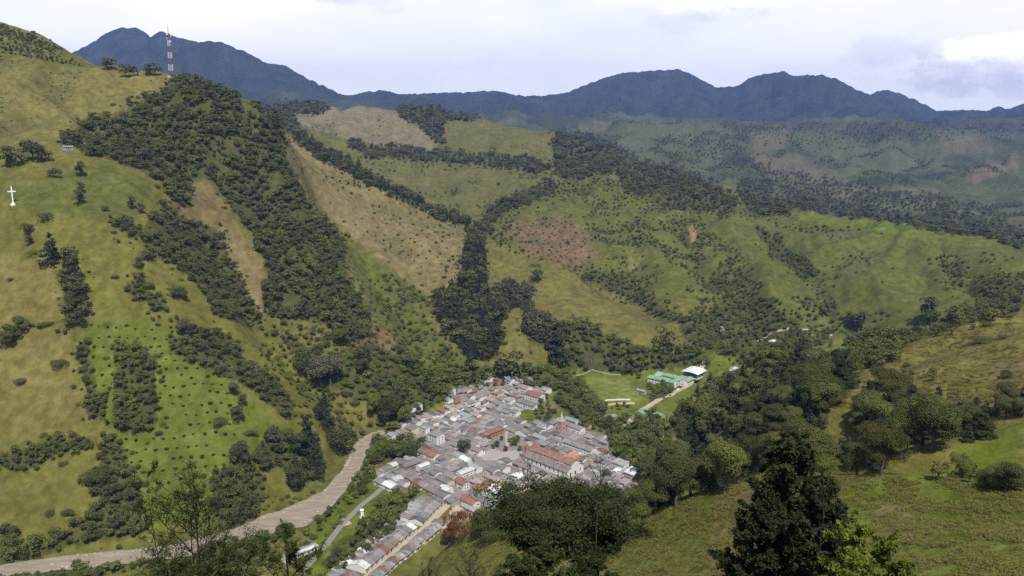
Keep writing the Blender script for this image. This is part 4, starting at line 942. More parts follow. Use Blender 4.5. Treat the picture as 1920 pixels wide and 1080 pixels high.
# ------------------------------------------------------------------ the woods themselves: more trees than anyone could count
def instancer(name, data, label, cat, coll):
    n_ = len(data); me = bpy.data.meshes.new(name); me.vertices.add(n_)
    me.vertices.foreach_set('co', np.array([d[:3] for d in data], np.float32).ravel())
    for nm, ty, col in (('height', 'FLOAT', 3), ('pick', 'INT', 4), ('turn', 'FLOAT', 5), ('girth', 'FLOAT', 6)):
        a = me.attributes.new(nm, ty, 'POINT'); a.data.foreach_set('value', np.array([d[col] for d in data], np.float32 if ty == 'FLOAT' else np.int32))
    o = bpy.data.objects.new(name, me); C.objects.link(o); tag(o, label, cat, kind='stuff')
    ng = bpy.data.node_groups.new(name + '_spread', 'GeometryNodeTree')
    ng.interface.new_socket('Geometry', in_out='INPUT', socket_type='NodeSocketGeometry'); ng.interface.new_socket('Geometry', in_out='OUTPUT', socket_type='NodeSocketGeometry')
    N = ng.nodes; L = ng.links; gi = N.new('NodeGroupInput'); go = N.new('NodeGroupOutput')
    ci = N.new('GeometryNodeCollectionInfo'); ci.inputs['Collection'].default_value = coll; ci.inputs['Separate Children'].default_value = True; ci.inputs['Reset Children'].default_value = True
    ip = N.new('GeometryNodeInstanceOnPoints'); ip.inputs['Pick Instance'].default_value = True
    def att(nm, ty):
        a = N.new('GeometryNodeInputNamedAttribute'); a.data_type = ty; a.inputs['Name'].default_value = nm; return a.outputs[0]
    L.new(gi.outputs[0], ip.inputs['Points']); L.new(ci.outputs[0], ip.inputs['Instance']); L.new(att('pick', 'INT'), ip.inputs['Instance Index'])
    rot = N.new('ShaderNodeCombineXYZ'); L.new(att('turn', 'FLOAT'), rot.inputs[2]); L.new(rot.outputs[0], ip.inputs['Rotation'])
    sc = N.new('ShaderNodeCombineXYZ'); h_ = att('height', 'FLOAT'); w_ = att('girth', 'FLOAT'); L.new(w_, sc.inputs[0]); L.new(w_, sc.inputs[1]); L.new(h_, sc.inputs[2]); L.new(sc.outputs[0], ip.inputs['Scale'])
    L.new(ip.outputs[0], go.inputs[0])
    md = o.modifiers.new('spread', 'NODES'); md.node_group = ng
    return o
rest = {'tree': [], 'conifer': [], 'shrub': []}
for i, t in enumerate(TREES):
    if i in cset: continue
    c = KIND[PROTO[t[4]][0]][1]
    rest[c].append((t[0], t[1], tz[i] - .1, t[3], t[4], t[5], t[3] * rng.uniform(.9, 1.35)))
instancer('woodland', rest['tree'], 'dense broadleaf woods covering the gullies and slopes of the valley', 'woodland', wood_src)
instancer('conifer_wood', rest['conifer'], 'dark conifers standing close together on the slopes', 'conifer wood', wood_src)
instancer('scrub', rest['shrub'], 'small bushes strewn over the pastures of the slopes', 'scrub', wood_src)

# ------------------------------------------------------------------ shrubs planted in rows on the bright slope
plant_poly = [(168,602),(225,600),(300,605),(380,660),(425,705),(440,760),(448,820),(425,880),(415,915),(330,915),(270,905),(245,880),(225,820),(205,790),(200,740),(180,700)]
isl = [(p[0], p[1]) for p in WOODS['island']]
g_ = np.random.default_rng(5); lat = []
ux = np.array([math.cos(R(12)), math.sin(R(12))]); uy = np.array([-ux[1], ux[0]])
for i in range(-60, 60):
    for j in range(-60, 60):
        p = ux * (i * 9.0 + (j % 2) * 3.2) + uy * (j * 9.8) + g_.normal(size=2) * .9 + np.array([-330, 760])
        lat.append(p)
lat = np.array(lat); lz = H(lat[:, 0], lat[:, 1]); lx, ly, ld = project(lat[:, 0], lat[:, 1], lz)
sel = inside(plant_poly, lx, ly) & ~inside([(205,645),(268,645),(298,680),(294,720),(300,805),(262,828),(206,804),(214,700)], lx, ly) & (ld > 0)
sel &= g_.random(len(sel)) > .07
PL = [(lat[k, 0], lat[k, 1], lz[k], lx[k], ly[k]) for k in np.nonzero(sel)[0]]
PL.sort(key=lambda p: p[4])
print('planted', len(PL))
rows = [PL[i:i + 14] for i in range(0, len(PL), 14)]
bush_me = [PROTO[i][2] for i in IDX[('bush', 'dark')]]
pm_, fm2, tm2 = crown_np('bush', 260, .11, 991); plant_mesh = mesh_np('leaves', pm_, fm2, mats=[FM['conifer']], tone=tm2 * .4)
for ri, row in enumerate(rows):
    row.sort(key=lambda p: p[3])
    for ci_, p in enumerate(row):
        o = obj('planted_shrub', plant_mesh); s = rng.uniform(1.7, 3.4); o.location = (p[0], p[1], p[2] - .1); o.scale = (s * 1.1, s * 1.1, s); o.rotation_euler[2] = rng.uniform(0, 6.28)
        tag(o, 'round planted shrub, %s from left in the %s row band down the bright plot' % (ordinal(ci_ + 1), ordinal(ri + 1)), 'shrub', 'round shrubs planted in rows on the bright slope')

# grass tufts and weeds on the near slope
tv = []; tf = []
g2 = np.random.default_rng(3)
tuft_src = bpy.data.collections.new('tuft_sources')
FM['tuft'] = foliage_material('grass_blades', (.115, .125, .022), (.225, .215, .050), .3)
FM['weed'] = foliage_material('weed_leaves', (.08, .085, .022), (.19, .155, .055), .3)
for q in range(3):
    k = 60 if q < 2 else 90
    c = g2.normal(size=(k, 3)) * np.array([.32, .32, .06]) + np.array([0, 0, .14]); nn = g2.normal(size=(k, 3)) * np.array([.6, .6, .3]) + np.array([0, -.2, 1.0])
    p, f = leaf_quads(c, nn, .16, g2, .3)
    tuft_src.objects.link(bpy.data.objects.new('tuft_source_%d' % q, mesh_np('tuft', p, f, mats=[FM['tuft' if q < 2 else 'weed']], tone=g2.uniform(0, 1, k))))
def tufts(poly, n_, h, out):
    xs = [p[0] for p in poly]; ys = [p[1] for p in poly]
    px = nrg.uniform(min(xs), max(xs), n_); py = nrg.uniform(min(ys), max(ys), n_); ok = inside(poly, px, py)
    w = cast(px[ok], py[ok]); w = w[~np.isnan(w[:, 0])]
    cl = perlin(w[:, 0] / 7, w[:, 1] / 7, 404) + .6 * perlin(w[:, 0] / 2.2, w[:, 1] / 2.2, 405)
    w = w[cl + nrg.normal(size=len(cl)) * .25 > .1]
    z = H(w[:, 0], w[:, 1])
    for k in range(len(w)):
        s = rng.uniform(*h); out.append((w[k, 0], w[k, 1], z[k], s, rng.choice((0, 1, 1, 2)), rng.uniform(0, 6.28), s * rng.uniform(1, 1.7)))
tf_ = []
tufts([(1200,960),(1400,900),(1600,890),(1920,905),(1920,1085),(1120,1085)], 30000, (.45, 1.1), tf_)
tufts([(1420,690),(1900,600),(1925,780),(1800,780),(1500,760)], 9000, (.9, 1.8), tf_)
tufts([(840,1000),(930,960),(1000,1085),(820,1085)], 3000, (.6, 1.2), tf_)
instancer('grass', tf_, 'rough tussocky grass on the near hill slope', 'grass', tuft_src)
print('grass', len(tf_), time.time() - T0)
# ------------------------------------------------------------------ building kit
class MB:
    def __init__(s): s.v = []; s.f = []
    def box(s, x0, x1, y0, y1, z0, z1):
        o = len(s.v); s.v += [(x0,y0,z0),(x1,y0,z0),(x1,y1,z0),(x0,y1,z0),(x0,y0,z1),(x1,y0,z1),(x1,y1,z1),(x0,y1,z1)]
        s.f += [(o,o+3,o+2,o+1),(o+4,o+5,o+6,o+7),(o,o+1,o+5,o+4),(o+1,o+2,o+6,o+5),(o+2,o+3,o+7,o+6),(o+3,o,o+4,o+7)]; return s
    def poly(s, pts_, th=None):
        """a convex outline pulled through a vector"""
        o = len(s.v); n_ = len(pts_); s.v += [tuple(p) for p in pts_]; s.v += [tuple(np.array(p) + th) for p in pts_]
        s.f.append(tuple(range(o + n_ - 1, o - 1, -1))); s.f.append(tuple(range(o + n_, o + 2 * n_)))
        for i in range(n_): j = (i + 1) % n_; s.f.append((o + i, o + j, o + n_ + j, o + n_ + i))
        return s
    def bar(s, a, b, r, k=5):
        v, f = tube_np([a, b], [r, r], k); o = len(s.v); s.v += [tuple(p) for p in v]; s.f += [tuple(int(i) + o for i in q) for q in f]; return s
    def mesh(s, name, m):
        me = bpy.data.meshes.new(name); me.from_pydata(s.v, [], s.f); me.update()
        bm = bmesh.new(); bm.from_mesh(me); bmesh.ops.recalc_face_normals(bm, faces=bm.faces); bm.to_mesh(me); bm.free()
        me.materials.append(m); return me

def roof_material(name, col, amp=.25, rib=2.2, rough=.8, stain=None):
    m, nt, out = mat(name); N = nt.nodes; L = nt.links
    b = N.new('ShaderNodeBsdfPrincipled'); b.inputs['Roughness'].default_value = rough; b.inputs['Specular IOR Level'].default_value = .25
    tc = N.new('ShaderNodeTexCoord'); g = N.new('ShaderNodeNewGeometry'); oi = N.new('ShaderNodeObjectInfo')
    t = N.new('ShaderNodeTexNoise'); t.inputs['Scale'].default_value = .55; t.inputs['Detail'].default_value = 8; t.inputs['Roughness'].default_value = .75; L.new(g.outputs['Position'], t.inputs['Vector'])
    vr = N.new('ShaderNodeTexVoronoi'); vr.inputs['Scale'].default_value = .32; L.new(tc.outputs['Object'], vr.inputs['Vector'])   # sheets of differing age
    r_ = N.new('ShaderNodeMapRange'); r_.inputs[1].default_value = .25; r_.inputs[2].default_value = .75; r_.inputs[3].default_value = 1 - amp; r_.inputs[4].default_value = 1 + amp; L.new(t.outputs[0], r_.inputs[0])
    r2 = N.new('ShaderNodeMapRange'); r2.inputs[3].default_value = .72; r2.inputs[4].default_value = 1.35; L.new(vr.outputs['Color'], r2.inputs[0])
    r3 = N.new('ShaderNodeMapRange'); r3.inputs[3].default_value = .78; r3.inputs[4].default_value = 1.22; L.new(oi.outputs['Random'], r3.inputs[0])
    m1 = N.new('ShaderNodeMath'); m1.operation = 'MULTIPLY'; L.new(r_.outputs[0], m1.inputs[0]); L.new(r2.outputs[0], m1.inputs[1])
    m2 = N.new('ShaderNodeMath'); m2.operation = 'MULTIPLY'; L.new(m1.outputs[0], m2.inputs[0]); L.new(r3.outputs[0], m2.inputs[1])
    wv = N.new('ShaderNodeTexWave'); wv.inputs['Scale'].default_value = rib; wv.inputs['Distortion'].default_value = .3; L.new(tc.outputs['Object'], wv.inputs['Vector'])
    bp = N.new('ShaderNodeBump'); bp.inputs['Strength'].default_value = .5; bp.inputs['Distance'].default_value = .08; L.new(wv.outputs[0], bp.inputs['Height']); L.new(bp.outputs[0], b.inputs['Normal'])
    v = N.new('ShaderNodeVectorMath'); v.operation = 'SCALE'; v.inputs[0].default_value = col; L.new(m2.outputs[0], v.inputs['Scale']); L.new(v.outputs[0], b.inputs['Base Color'])
    L.new(b.outputs[0], out.inputs[0]); return m
RM = {'grey': roof_material('weathered_grey_tile', (.175, .163, .152)), 'pale grey': roof_material('pale_grey_sheet', (.25, .24, .23)), 'dark grey': roof_material('old_dark_tile', (.125, .115, .11)),
 'pinkish': roof_material('faded_clay_tile', (.24, .20, .185)), 'red': roof_material('red_clay_tile', (.215, .115, .092)), 'brown': roof_material('brown_clay_tile', (.20, .10, .07)),
 'white': roof_material('white_sheet', (.52, .52, .51), .12), 'green grey': roof_material('green_grey_sheet', (.22, .26, .24)), 'green': roof_material('green_sheet', (.20, .34, .21), .12), 'orange': roof_material('orange_clay_tile', (.33, .17, .11)), 'teal': roof_material('teal_sheet', (.12, .32, .27), .2)}
WM = {'white': simple('white_wash', (.74, .72, .68), noise=(.8, .12)), 'cream': simple('cream_wash', (.62, .54, .38), noise=(.8, .12)), 'pink': simple('pink_wash', (.48, .31, .28), noise=(.8, .15)), 'brick': simple('brick', (.36, .20, .13), noise=(2.5, .2)), 'grey': simple('bare_render', (.36, .34, .32), noise=(1.2, .2)), 'yellow': simple('yellow_wash', (.70, .58, .30), noise=(.8, .1))}
GLASS = simple('dark_window', (.03, .035, .04), .2, .5); WOODD = simple('dark_wood', (.09, .055, .035)); REDW = simple('red_paint', (.35, .06, .04)); GREENW = simple('green_paint', (.05, .14, .08))
CONC = simple('concrete', (.42, .40, .37), noise=(.8, .15)); WHITEP = simple('white_paint', (.82, .82, .80)); STEELW = simple('white_steel', (.75, .75, .76)); STEELR = simple('red_steel', (.32, .08, .07)); STEELG = simple('grey_steel', (.3, .3, .31))

def gable(w, d, h, rise, over=.7):
    wall = MB(); wall.poly([(-w/2, -d/2, -1), (-w/2, d/2, -1), (-w/2, d/2, h), (-w/2, 0, h + rise), (-w/2, -d/2, h)], np.array([w, 0, 0]))
    roof = MB(); s_ = rise / (d / 2)
    for sg in (-1, 1):
        e = d / 2 + over; a = (-w/2 - .25, 0, h + rise + .06); b = (-w/2 - .25, sg * e, h + rise - s_ * e + .06)
        roof.poly([a, b, (b[0], b[1], b[2] + .22), (a[0], a[1], a[2] + .22)], np.array([w + .5, 0, 0]))
    roof.box(-w/2 - .2, w/2 + .2, -.18, .18, h + rise + .16, h + rise + .36)
    return wall, roof
def shed(w, d, h, rise, over=.6):
    wall = MB(); wall.poly([(-w/2, -d/2, -1), (-w/2, d/2, -1), (-w/2, d/2, h + rise), (-w/2, -d/2, h)], np.array([w, 0, 0]))
    s_ = rise / d; e = d / 2 + over; z0 = h + rise / 2 - s_ * e + .06; z1 = h + rise / 2 + s_ * e + .06
    roof = MB(); roof.poly([(-w/2 - .25, -e, z0), (-w/2 - .25, e, z1), (-w/2 - .25, e, z1 + .2), (-w/2 - .25, -e, z0 + .2)], np.array([w + .5, 0, 0])); return wall, roof

HM = {}
def house_meshes(w, d, h, style):
    key = (round(w), round(d), round(h * 2), style)
    if key in HM: return HM[key]
    wall, roof = (gable(w, d, h, d * .17) if style == 'gable' else shed(w, d, h, 1.4))
    HM[key] = (wall, roof); return HM[key]
MESHC = {}
def cmesh(key, fn):
    if key not in MESHC: MESHC[key] = fn()
    return MESHC[key]
def opening(w, h, t=.06): return MB().box(-w/2, w/2, -t, t, 0, h)

def house(x, y, rot, w, d, h, roofc, wallc, label, group, style='gable', name='house', nwin=2, faces=(-1,), floors=1, ends=False, doorm=None, base=None):
    z = float(H(x, y)[0]) if base is None else base
    e = empty(name, (x, y, z), rot); tag(e, label, 'house', group)
    wq, dq, hq = round(w), round(d), round(h * 2) / 2
    wall = cmesh(('wall', wq, dq, hq, style, wallc), lambda: house_meshes(wq, dq, hq, style)[0].mesh('wall', WM[wallc]))
    roof = cmesh(('roof', wq, dq, hq, style, roofc), lambda: house_meshes(wq, dq, hq, style)[1].mesh('roof', RM[roofc]))
    obj('wall', wall, e); obj('roof', roof, e)
    wm = cmesh('win', lambda: opening(1.2, 1.4).mesh('window', GLASS)); dm = cmesh(('door', doorm), lambda: opening(1.3, 2.3).mesh('door', doorm or WOODD))
    for sg in faces:
        for fl in range(floors):
            for k in range(nwin):
                xx = -wq / 2 + wq * (k + 1) / (nwin + 1) + (.9 if fl == 0 and abs(k - (nwin - 1) / 2) < .3 else 0)
                obj('window', wm, e, (xx, sg * dq / 2, .9 + fl * 2.9))
        obj('door', dm, e, (-wq * .02 - (.9 if nwin % 2 else 0), sg * dq / 2, 0))
    if ends:
        for fl in range(floors): obj('window', wm, e, (wq / 2, -dq * .2, .9 + fl * 2.9), R(90)); obj('window', wm, e, (wq / 2, dq * .2, .9 + fl * 2.9), R(90))
    return e

def zp(X, Y): return 640 + X / 3.0, 720 + Y / 3.0
def g2w(px, py):
    if 640 < py < 1150 and px < 1400:
        x, y, z = from_z(px, py, -346.5)
        for _ in range(4):
            zz = float(H(x, y)[0])
            if abs(zz + 346.5) > 14: break
            x, y, z = from_z(px, py, zz)
        else: return x, y
        if 700 < py: return from_z(px, py, -346.5)[:2]
    w = cast(px, py)[0]; return w[0], w[1]
VA = np.array([.72, -.69]); VA /= np.linalg.norm(VA); VB = np.array([-VA[1], VA[0]])   # street directions: down to the right, up to the right
RA = math.atan2(VA[1], VA[0]); RB = math.atan2(VB[1], VB[0])
TAKEN = []   # oriented footprints: centre, axis, half sizes
def free(x, y, rot, w, d, pad=-.25):
    ax = np.array([math.cos(rot), math.sin(rot)]); ay = np.array([-ax[1], ax[0]])
    pts_ = [np.array([x, y]) + ax * i * (w / 2 - .3) + ay * j * (d / 2 - .3) for i in (-1, 0, 1) for j in (-1, 0, 1)]
    for (cx, cy, bx, by, hw, hd) in TAKEN:
        for p in pts_:
            q = p - (cx, cy)
            if abs(q @ bx) < hw + pad and abs(q @ by) < hd + pad: return False
        c = np.array([cx, cy]) - (x, y)
        if abs(c @ ax) < w / 2 and abs(c @ ay) < d / 2: return False
    return True
def take(x, y, rot, w, d):
    ax = np.array([math.cos(rot), math.sin(rot)]); TAKEN.append((x, y, ax, np.array([-ax[1], ax[0]]), w / 2, d / 2))

def special(px, py, rot, w, d, h, roofc, wallc, label, **kw):
    """a building whose roof centre shows at px, py"""
    x, y = g2w(px, py); r = math.hypot(x, y); zg = float(H(x, y)[0]); k = (zg + h) / zg if zg < -200 else 1
    x, y = x * k, y * k
    take(x, y, rot, w, d)
    return house(x, y, rot, w, d, h, roofc, wallc, label, kw.pop('group', None), **kw)

special(811, 851, RA, 17, 12, 4.5, 'brown', 'white', 'house with rusty brown hip roof beside the grove, left of the village', ends=True)
special(768, 869, RB, 20, 11, 5.5, 'grey', 'brick', 'brick gabled house with grey roof at the left tip of the village', ends=True, nwin=3)
special(793, 872, RB, 13, 7, 5, 'white', 'white', 'house with bright white sheet roof beside the brick gabled house', ends=True)
special(868, 903, RA, 10, 8, 6, 'red', 'white', 'small two storey house with bright red roof on the main street', ends=True, floors=2)
special(880, 935, RA, 20, 10, 4.5, 'brown', 'white', 'long house with dull red roof and white wall below the main street', nwin=5)
special(882, 950, RA, 18, 7, 3, 'pale grey', 'grey', 'low house with pale grey roof in front of the dull red roof', nwin=3)
special(872, 882, RB, 18, 8, 5, 'white', 'white', 'long house with white roof near the middle of the main street', nwin=3)
special(890, 873, RA, 14, 8, 5, 'green grey', 'white', 'house with patched green grey roof beside the long white roof')
special(818, 812, RA, 15, 11, 10, 'pale grey', 'white', 'tall white three storey block rising above the village roofs', ends=True, floors=3, nwin=3, style='shed')
special(798, 797, RA, 8, 6, 6, 'teal', 'white', 'small house with teal sheet roof at the edge of the trees')
special(923, 811, RB, 30, 9, 6, 'red', 'brick', 'long two storey house with red roof facing the plaza trees', ends=True, floors=2, nwin=6, doorm=REDW)
special(1003, 737, RA, 24, 14, 7, 'brown', 'white', 'large white walled house with maroon roof at the far right corner of the village', ends=True, floors=2, nwin=5)
special(985, 733, RA, 14, 12, 6, 'pinkish', 'white', 'house with pink grey roof beside the large maroon roof', ends=True)
special(990, 752, RA, 30, 11, 5, 'grey', 'white', 'long grey roofed house below the large maroon roof', ends=True, nwin=6)
special(925, 893, RA, 22, 9, 7, 'pinkish', 'yellow', 'two storey house with ochre front and arcade below the plaza', floors=2, nwin=6, doorm=REDW)
special(900, 912, RA, 13, 9, 5, 'brown', 'pink', 'house with worn brown roof and red front below the ochre house')
special(915, 925, RA, 16, 9, 4.5, 'green grey', 'white', 'house with mint grey roof near the big dark tree')
special(1183, 920, RB, 13, 9, 5, 'orange', 'yellow', 'yellow house with orange tiled roof at the lower right edge of the village', ends=True, nwin=3)
special(1178, 893, RA, 15, 9, 4, 'green grey', 'white', 'grey green roofed house next to the yellow house', ends=True)
special(1165, 885, RA, 14, 8, 4, 'white', 'white', 'pale roofed house above the yellow house', ends=True)
special(1086, 833, RA, 40, 11, 6, 'grey', 'white', 'long grey roofed building behind the church with white veranda wall', nwin=9, floors=2)
special(1080, 800, RA, 20, 9, 6, 'pale grey', 'white', 'pale grey roofed hall right of the chapel spire', ends=True, nwin=4)
special(1072, 787, RA, 18, 8, 7, 'green grey', 'white', 'green grey roofed hall behind the chapel spire', ends=True, nwin=4)
special(1145, 780, RB, 14, 9, 4, 'pale grey', 'cream', 'grey roofed hut beside the hedge between village and pitch', ends=True)
special(1203, 733, RA, 12, 5, 5, 'pale grey', 'grey', 'small pale stand at the right side of the sports pitch', nwin=1)
special(1098, 731, RA, 10, 5, 3, 'white', 'cream', 'small hut with white roof under the pitch trees')
special(1376, 682, RB, 11, 7, 4, 'white', 'white', 'small house with pale roof right of the school hall')
special(1449, 641, RB, 11, 7, 4, 'white', 'white', 'small white farmhouse in the valley brush')
special(1352, 607, RB, 10, 7, 4, 'pale grey', 'white', 'small grey roofed farmhouse in the brush above the school')
special(867, 621, RA, 14, 8, 4, 'pinkish', 'pink', 'pink farmhouse at the edge of the dark conifer strip')
special(829, 569, RA, 7, 6, 3.5, 'white', 'white', 'tiny white hut left of the dark conifer strip')
special(127, 281, RB, 13, 8, 4, 'pale grey', 'grey', 'grey hut at the lower left edge of the wood below the mast')
special(1206, 771, RB, 16, 12, 6, 'green', 'grey', 'open shelter with green sheet roof below the pitch', nwin=1)
special(1236, 775, RA, 12, 8, 5, 'green', 'grey', 'smaller shelter with pale green roof beside the road', nwin=1)

# church: nave with clerestory, two aisles, gabled end and a pair of low towers on the plaza
def church():
    p0 = np.array(g2w(*zp(1030, 432))); p1 = p0 + VA * 58
    c = (p0 + p1) / 2 + VB * 13; z = float(H(*c)[0]); take(c[0], c[1], RA, 62, 29)
    e = empty('church', (c[0], c[1], z), RA); tag(e, 'long white church with red tiled roofs and raised nave beside the plaza', 'church')
    w = 58; nv = 6.5; ai = 13; 
    body = MB(); body.poly([(-w/2, -ai, -1), (-w/2, ai, -1), (-w/2, ai, 6.5), (-w/2, nv, 9.5), (-w/2, nv, 12), (-w/2, 0, 15), (-w/2, -nv, 12), (-w/2, -nv, 9.5), (-w/2, -ai, 6.5)], np.array([w, 0, 0])); 
    obj('wall', body.mesh('wall', WM['white']), e)
    def slab(ya, za, yb, zb, x0=-w/2 - .4, x1=w/2 + .4, m='red', over=.9, nm='aisle_roof'):
        dy = yb - ya; s_ = (zb - za) / dy; yb2 = yb + math.copysign(over, dy); zb2 = zb + s_ * (yb2 - yb)
        b = MB(); b.poly([(x0, ya, za + .08), (x0, yb2, zb2 + .08), (x0, yb2, zb2 + .36), (x0, ya, za + .36)], np.array([x1 - x0, 0, 0])); obj(nm, b.mesh(nm, RM[m]), e)
    slab(-nv - .02, 9.5, -ai, 6.5, m='pinkish'); slab(nv + .02, 9.5, ai, 6.5)
    slab(0, 15, -nv, 12, nm='nave_roof', over=.6); slab(0, 15, nv, 12, nm='nave_roof', over=.6)
    wn = opening(1.3, 2.6).mesh('window', GLASS); wc = opening(1.2, 1.0).mesh('window', GLASS)
    for k in range(9): obj('window', wn, e, (-w/2 + 5 + k * 5.9, -ai, 1.8))
    for k in range(12): obj('window', wc, e, (-w/2 + 4 + k * 4.5, -nv, 10.4))
    obj('window', wn, e, (w/2, -8, 1.8), R(90)); obj('window', wn, e, (w/2, 8, 1.8), R(90)); obj('door', opening(2.4, 3.6).mesh('door', WOODD), e, (w/2, 0, 0), R(90))
    # cross wing with orange roof
    t = MB(); t.poly([(8, -.0, 6), (20, 0, 6), (20, 0, 11), (14, 0, 15.6), (8, 0, 11)], np.array([0, ai + 3, 0])); obj('transept', t.mesh('transept', WM['white']), e)
    for sg in (-1, 1):
        b = MB(); b.poly([(14, -.4, 15.75), (14 + sg * 7, -.4, 10.4), (14 + sg * 7, -.4, 10.7), (14, -.4, 16.05)], np.array([0, ai + 4, 0])); obj('transept_roof', b.mesh('transept_roof', RM['orange']), e)
    # small dormer on the near aisle
    dm = MB(); dm.box(w/2 - 17, w/2 - 9, -ai + 4.4, -nv - .1, 7, 10.6); obj('dormer', dm.mesh('dormer', WM['grey']), e)
    for sx in (-1, 1): obj('window', wc, e, (w/2 - 13 + sx * 2.4, -ai + 4.4, 8.8))
    for sg in (-1, 1):
        tw = MB(); tw.box(-w/2 - 5.5, -w/2 - .05, sg * 6 - 2.7, sg * 6 + 2.7, -1, 13); tv_ = obj('tower', tw.mesh('tower', WM['pink']), e)
        cp = MB(); x0 = -w/2 - 5.9; x1 = -w/2 + .4; cx = (x0 + x1) / 2; o = len(cp.v)
        cp.v += [(x0, sg*6-3.1, 13.05), (x1, sg*6-3.1, 13.05), (x1, sg*6+3.1, 13.05), (x0, sg*6+3.1, 13.05), (cx, sg*6, 16.5)]; cp.f += [(0,1,2,3),(0,1,4),(1,2,4),(2,3,4),(3,0,4)]
        obj('tower_cap', cp.mesh('tower_cap', RM['red']), e)
        for zz in (4, 9): obj('window', wn, e, (-w/2 - 2.7, sg * 6 - 2.7, zz))
    fr = MB(); fr.poly([(-w/2 - 4.4, -3.3, -1), (-w/2 - 4.4, 3.3, -1), (-w/2 - 4.4, 3.3, 13), (-w/2 - 4.4, 0, 16), (-w/2 - 4.4, -3.3, 13)], np.array([4.2, 0, 0])); obj('facade', fr.mesh('facade', WM['pink']), e)
church()

def chapel():
    x, y = g2w(1053, 808); z = float(H(x, y)[0]); take(x, y, RA, 12, 12)
    e = empty('chapel', (x, y, z), RA); tag(e, 'pink chapel tower carrying a tall pale pointed spire', 'chapel')
    obj('tower', MB().box(-3.2, 3.2, -3.2, 3.2, -1, 12).mesh('tower', WM['pink']), e)
    obj('cornice', MB().box(-3.6, 3.6, -3.6, 3.6, 12.02, 12.6).mesh('cornice', CONC), e)
    sp = MB(); n_ = 8
    for k in range(n_): sp.v.append((2.9 * math.cos(k * math.pi / 4 + .39), 2.9 * math.sin(k * math.pi / 4 + .39), 12.62))
    sp.v.append((0, 0, 24.5)); sp.f = [(k, (k + 1) % n_, n_) for k in range(n_)] + [tuple(range(n_))]; obj('spire', sp.mesh('spire', CONC), e)
    for sg in (-1, 1):
        for q in (-1, 1):
            pn = MB(); pn.v = [(sg*2.9-.5, q*2.9-.5, 12.62), (sg*2.9+.5, q*2.9-.5, 12.62), (sg*2.9+.5, q*2.9+.5, 12.62), (sg*2.9-.5, q*2.9+.5, 12.62), (sg*2.9, q*2.9, 15)]; pn.f = [(0,1,2,3),(0,1,4),(1,2,4),(2,3,4),(3,0,4)]; obj('pinnacle', pn.mesh('pinnacle', CONC), e)
    wn = opening(1.2, 2.4).mesh('window', GLASS)
    for zz in (3, 8): obj('window', wn, e, (0, -3.2, zz)); obj('window', wn, e, (3.2, 0, zz), R(90))
    hl, hr = gable(14, 9, 7, 2); h_ = obj('hall', hl.mesh('hall', WM['pink']), e, (-2, 9, 0)); obj('roof', hr.mesh('roof', RM['pinkish']), e, (-2, 9, 0))
chapel()

# the village roofs: rows between two sets of streets
def vpoly(l): return [zp(*p) for p in l]
V_IN = vpoly([(440,175),(540,150),(620,90),(820,25),(1010,20),(1170,40),(1150,100),(1000,165),(1060,230),(1180,190),(1370,200),(1375,255),(1500,290),(1515,370),(1570,440),(1690,530),(1660,600),(1560,640),(1300,560),(1100,560),(940,640),(880,660),(840,700),(640,690),(600,640),(470,610),(400,600),(250,600),(190,490),(290,430),(440,400),(480,350),(430,330),(290,300),(280,280),(360,235)])
V_OUT = [vpoly(l) for l in ([(850,300),(925,262),(1010,262),(1040,300),(1030,400),(960,432),(800,432),(780,392),(850,345)], [(990,165),(1110,105),(1180,115),(1190,190),(1060,232),(1000,200)])]
STREETS = [([(640,650),(740,545),(830,480),(945,415),(1000,400)], 3.2), ([(800,385),(870,300),(940,240),(1010,200)], 3.0), ([(430,285),(620,365),(800,435),(1010,510),(1200,560)], 3.0), ([(760,115),(900,185),(1010,250)], 3.0), ([(1000,410),(1250,500),(1500,600)], 3.2), ([(1060,235),(1200,275),(1500,380)], 2.6)]
SW = [([np.array(g2w(*zp(*p))) for p in pl], w) for pl, w in STREETS]
def seg_d(p, a, b):
    t = np.clip(((p - a) @ (b - a)) / ((b - a) @ (b - a)), 0, 1); return np.linalg.norm(p - a - t * (b - a))
def on_street(p, half):
    return any(seg_d(p, pl[i], pl[i + 1]) < w - .6 + half for pl, w in SW for i in range(len(pl) - 1))
org = np.array(g2w(900, 830)); hr = random.Random(21); VH = []
b_ = -230.0; row = 0
while b_ < 260:
    dep = hr.choice((8, 9, 10, 11)); a_ = -260.0
    while a_ < 330:
        w = hr.choice((8, 9, 10, 11, 13, 15)); c = org + VA * (a_ + w / 2) + VB * (b_ + dep / 2 + hr.uniform(-.3, .3))
        z = float(H(*c)[0]); qx, qy, _ = project(c[0], c[1], z + 3)
        ok = inside(V_IN, np.array([qx]), np.array([qy]))[0] and not any(inside(o_, np.array([qx]), np.array([qy]))[0] for o_ in V_OUT) and not on_street(c, 3.6)
        if ok and hr.random() > .05:
            rot = RA if hr.random() < .72 else RB; ww, dd = (w, dep) if rot == RA else (dep, w)
            if free(c[0], c[1], rot, ww, dd): VH.append((c, rot, ww, dd, row, float(qx))); take(c[0], c[1], rot, ww, dd)
        a_ += w + (.25 if hr.random() < .8 else 1.8)
    b_ += dep + (.3 if row % 2 == 0 else 2.2); row += 1
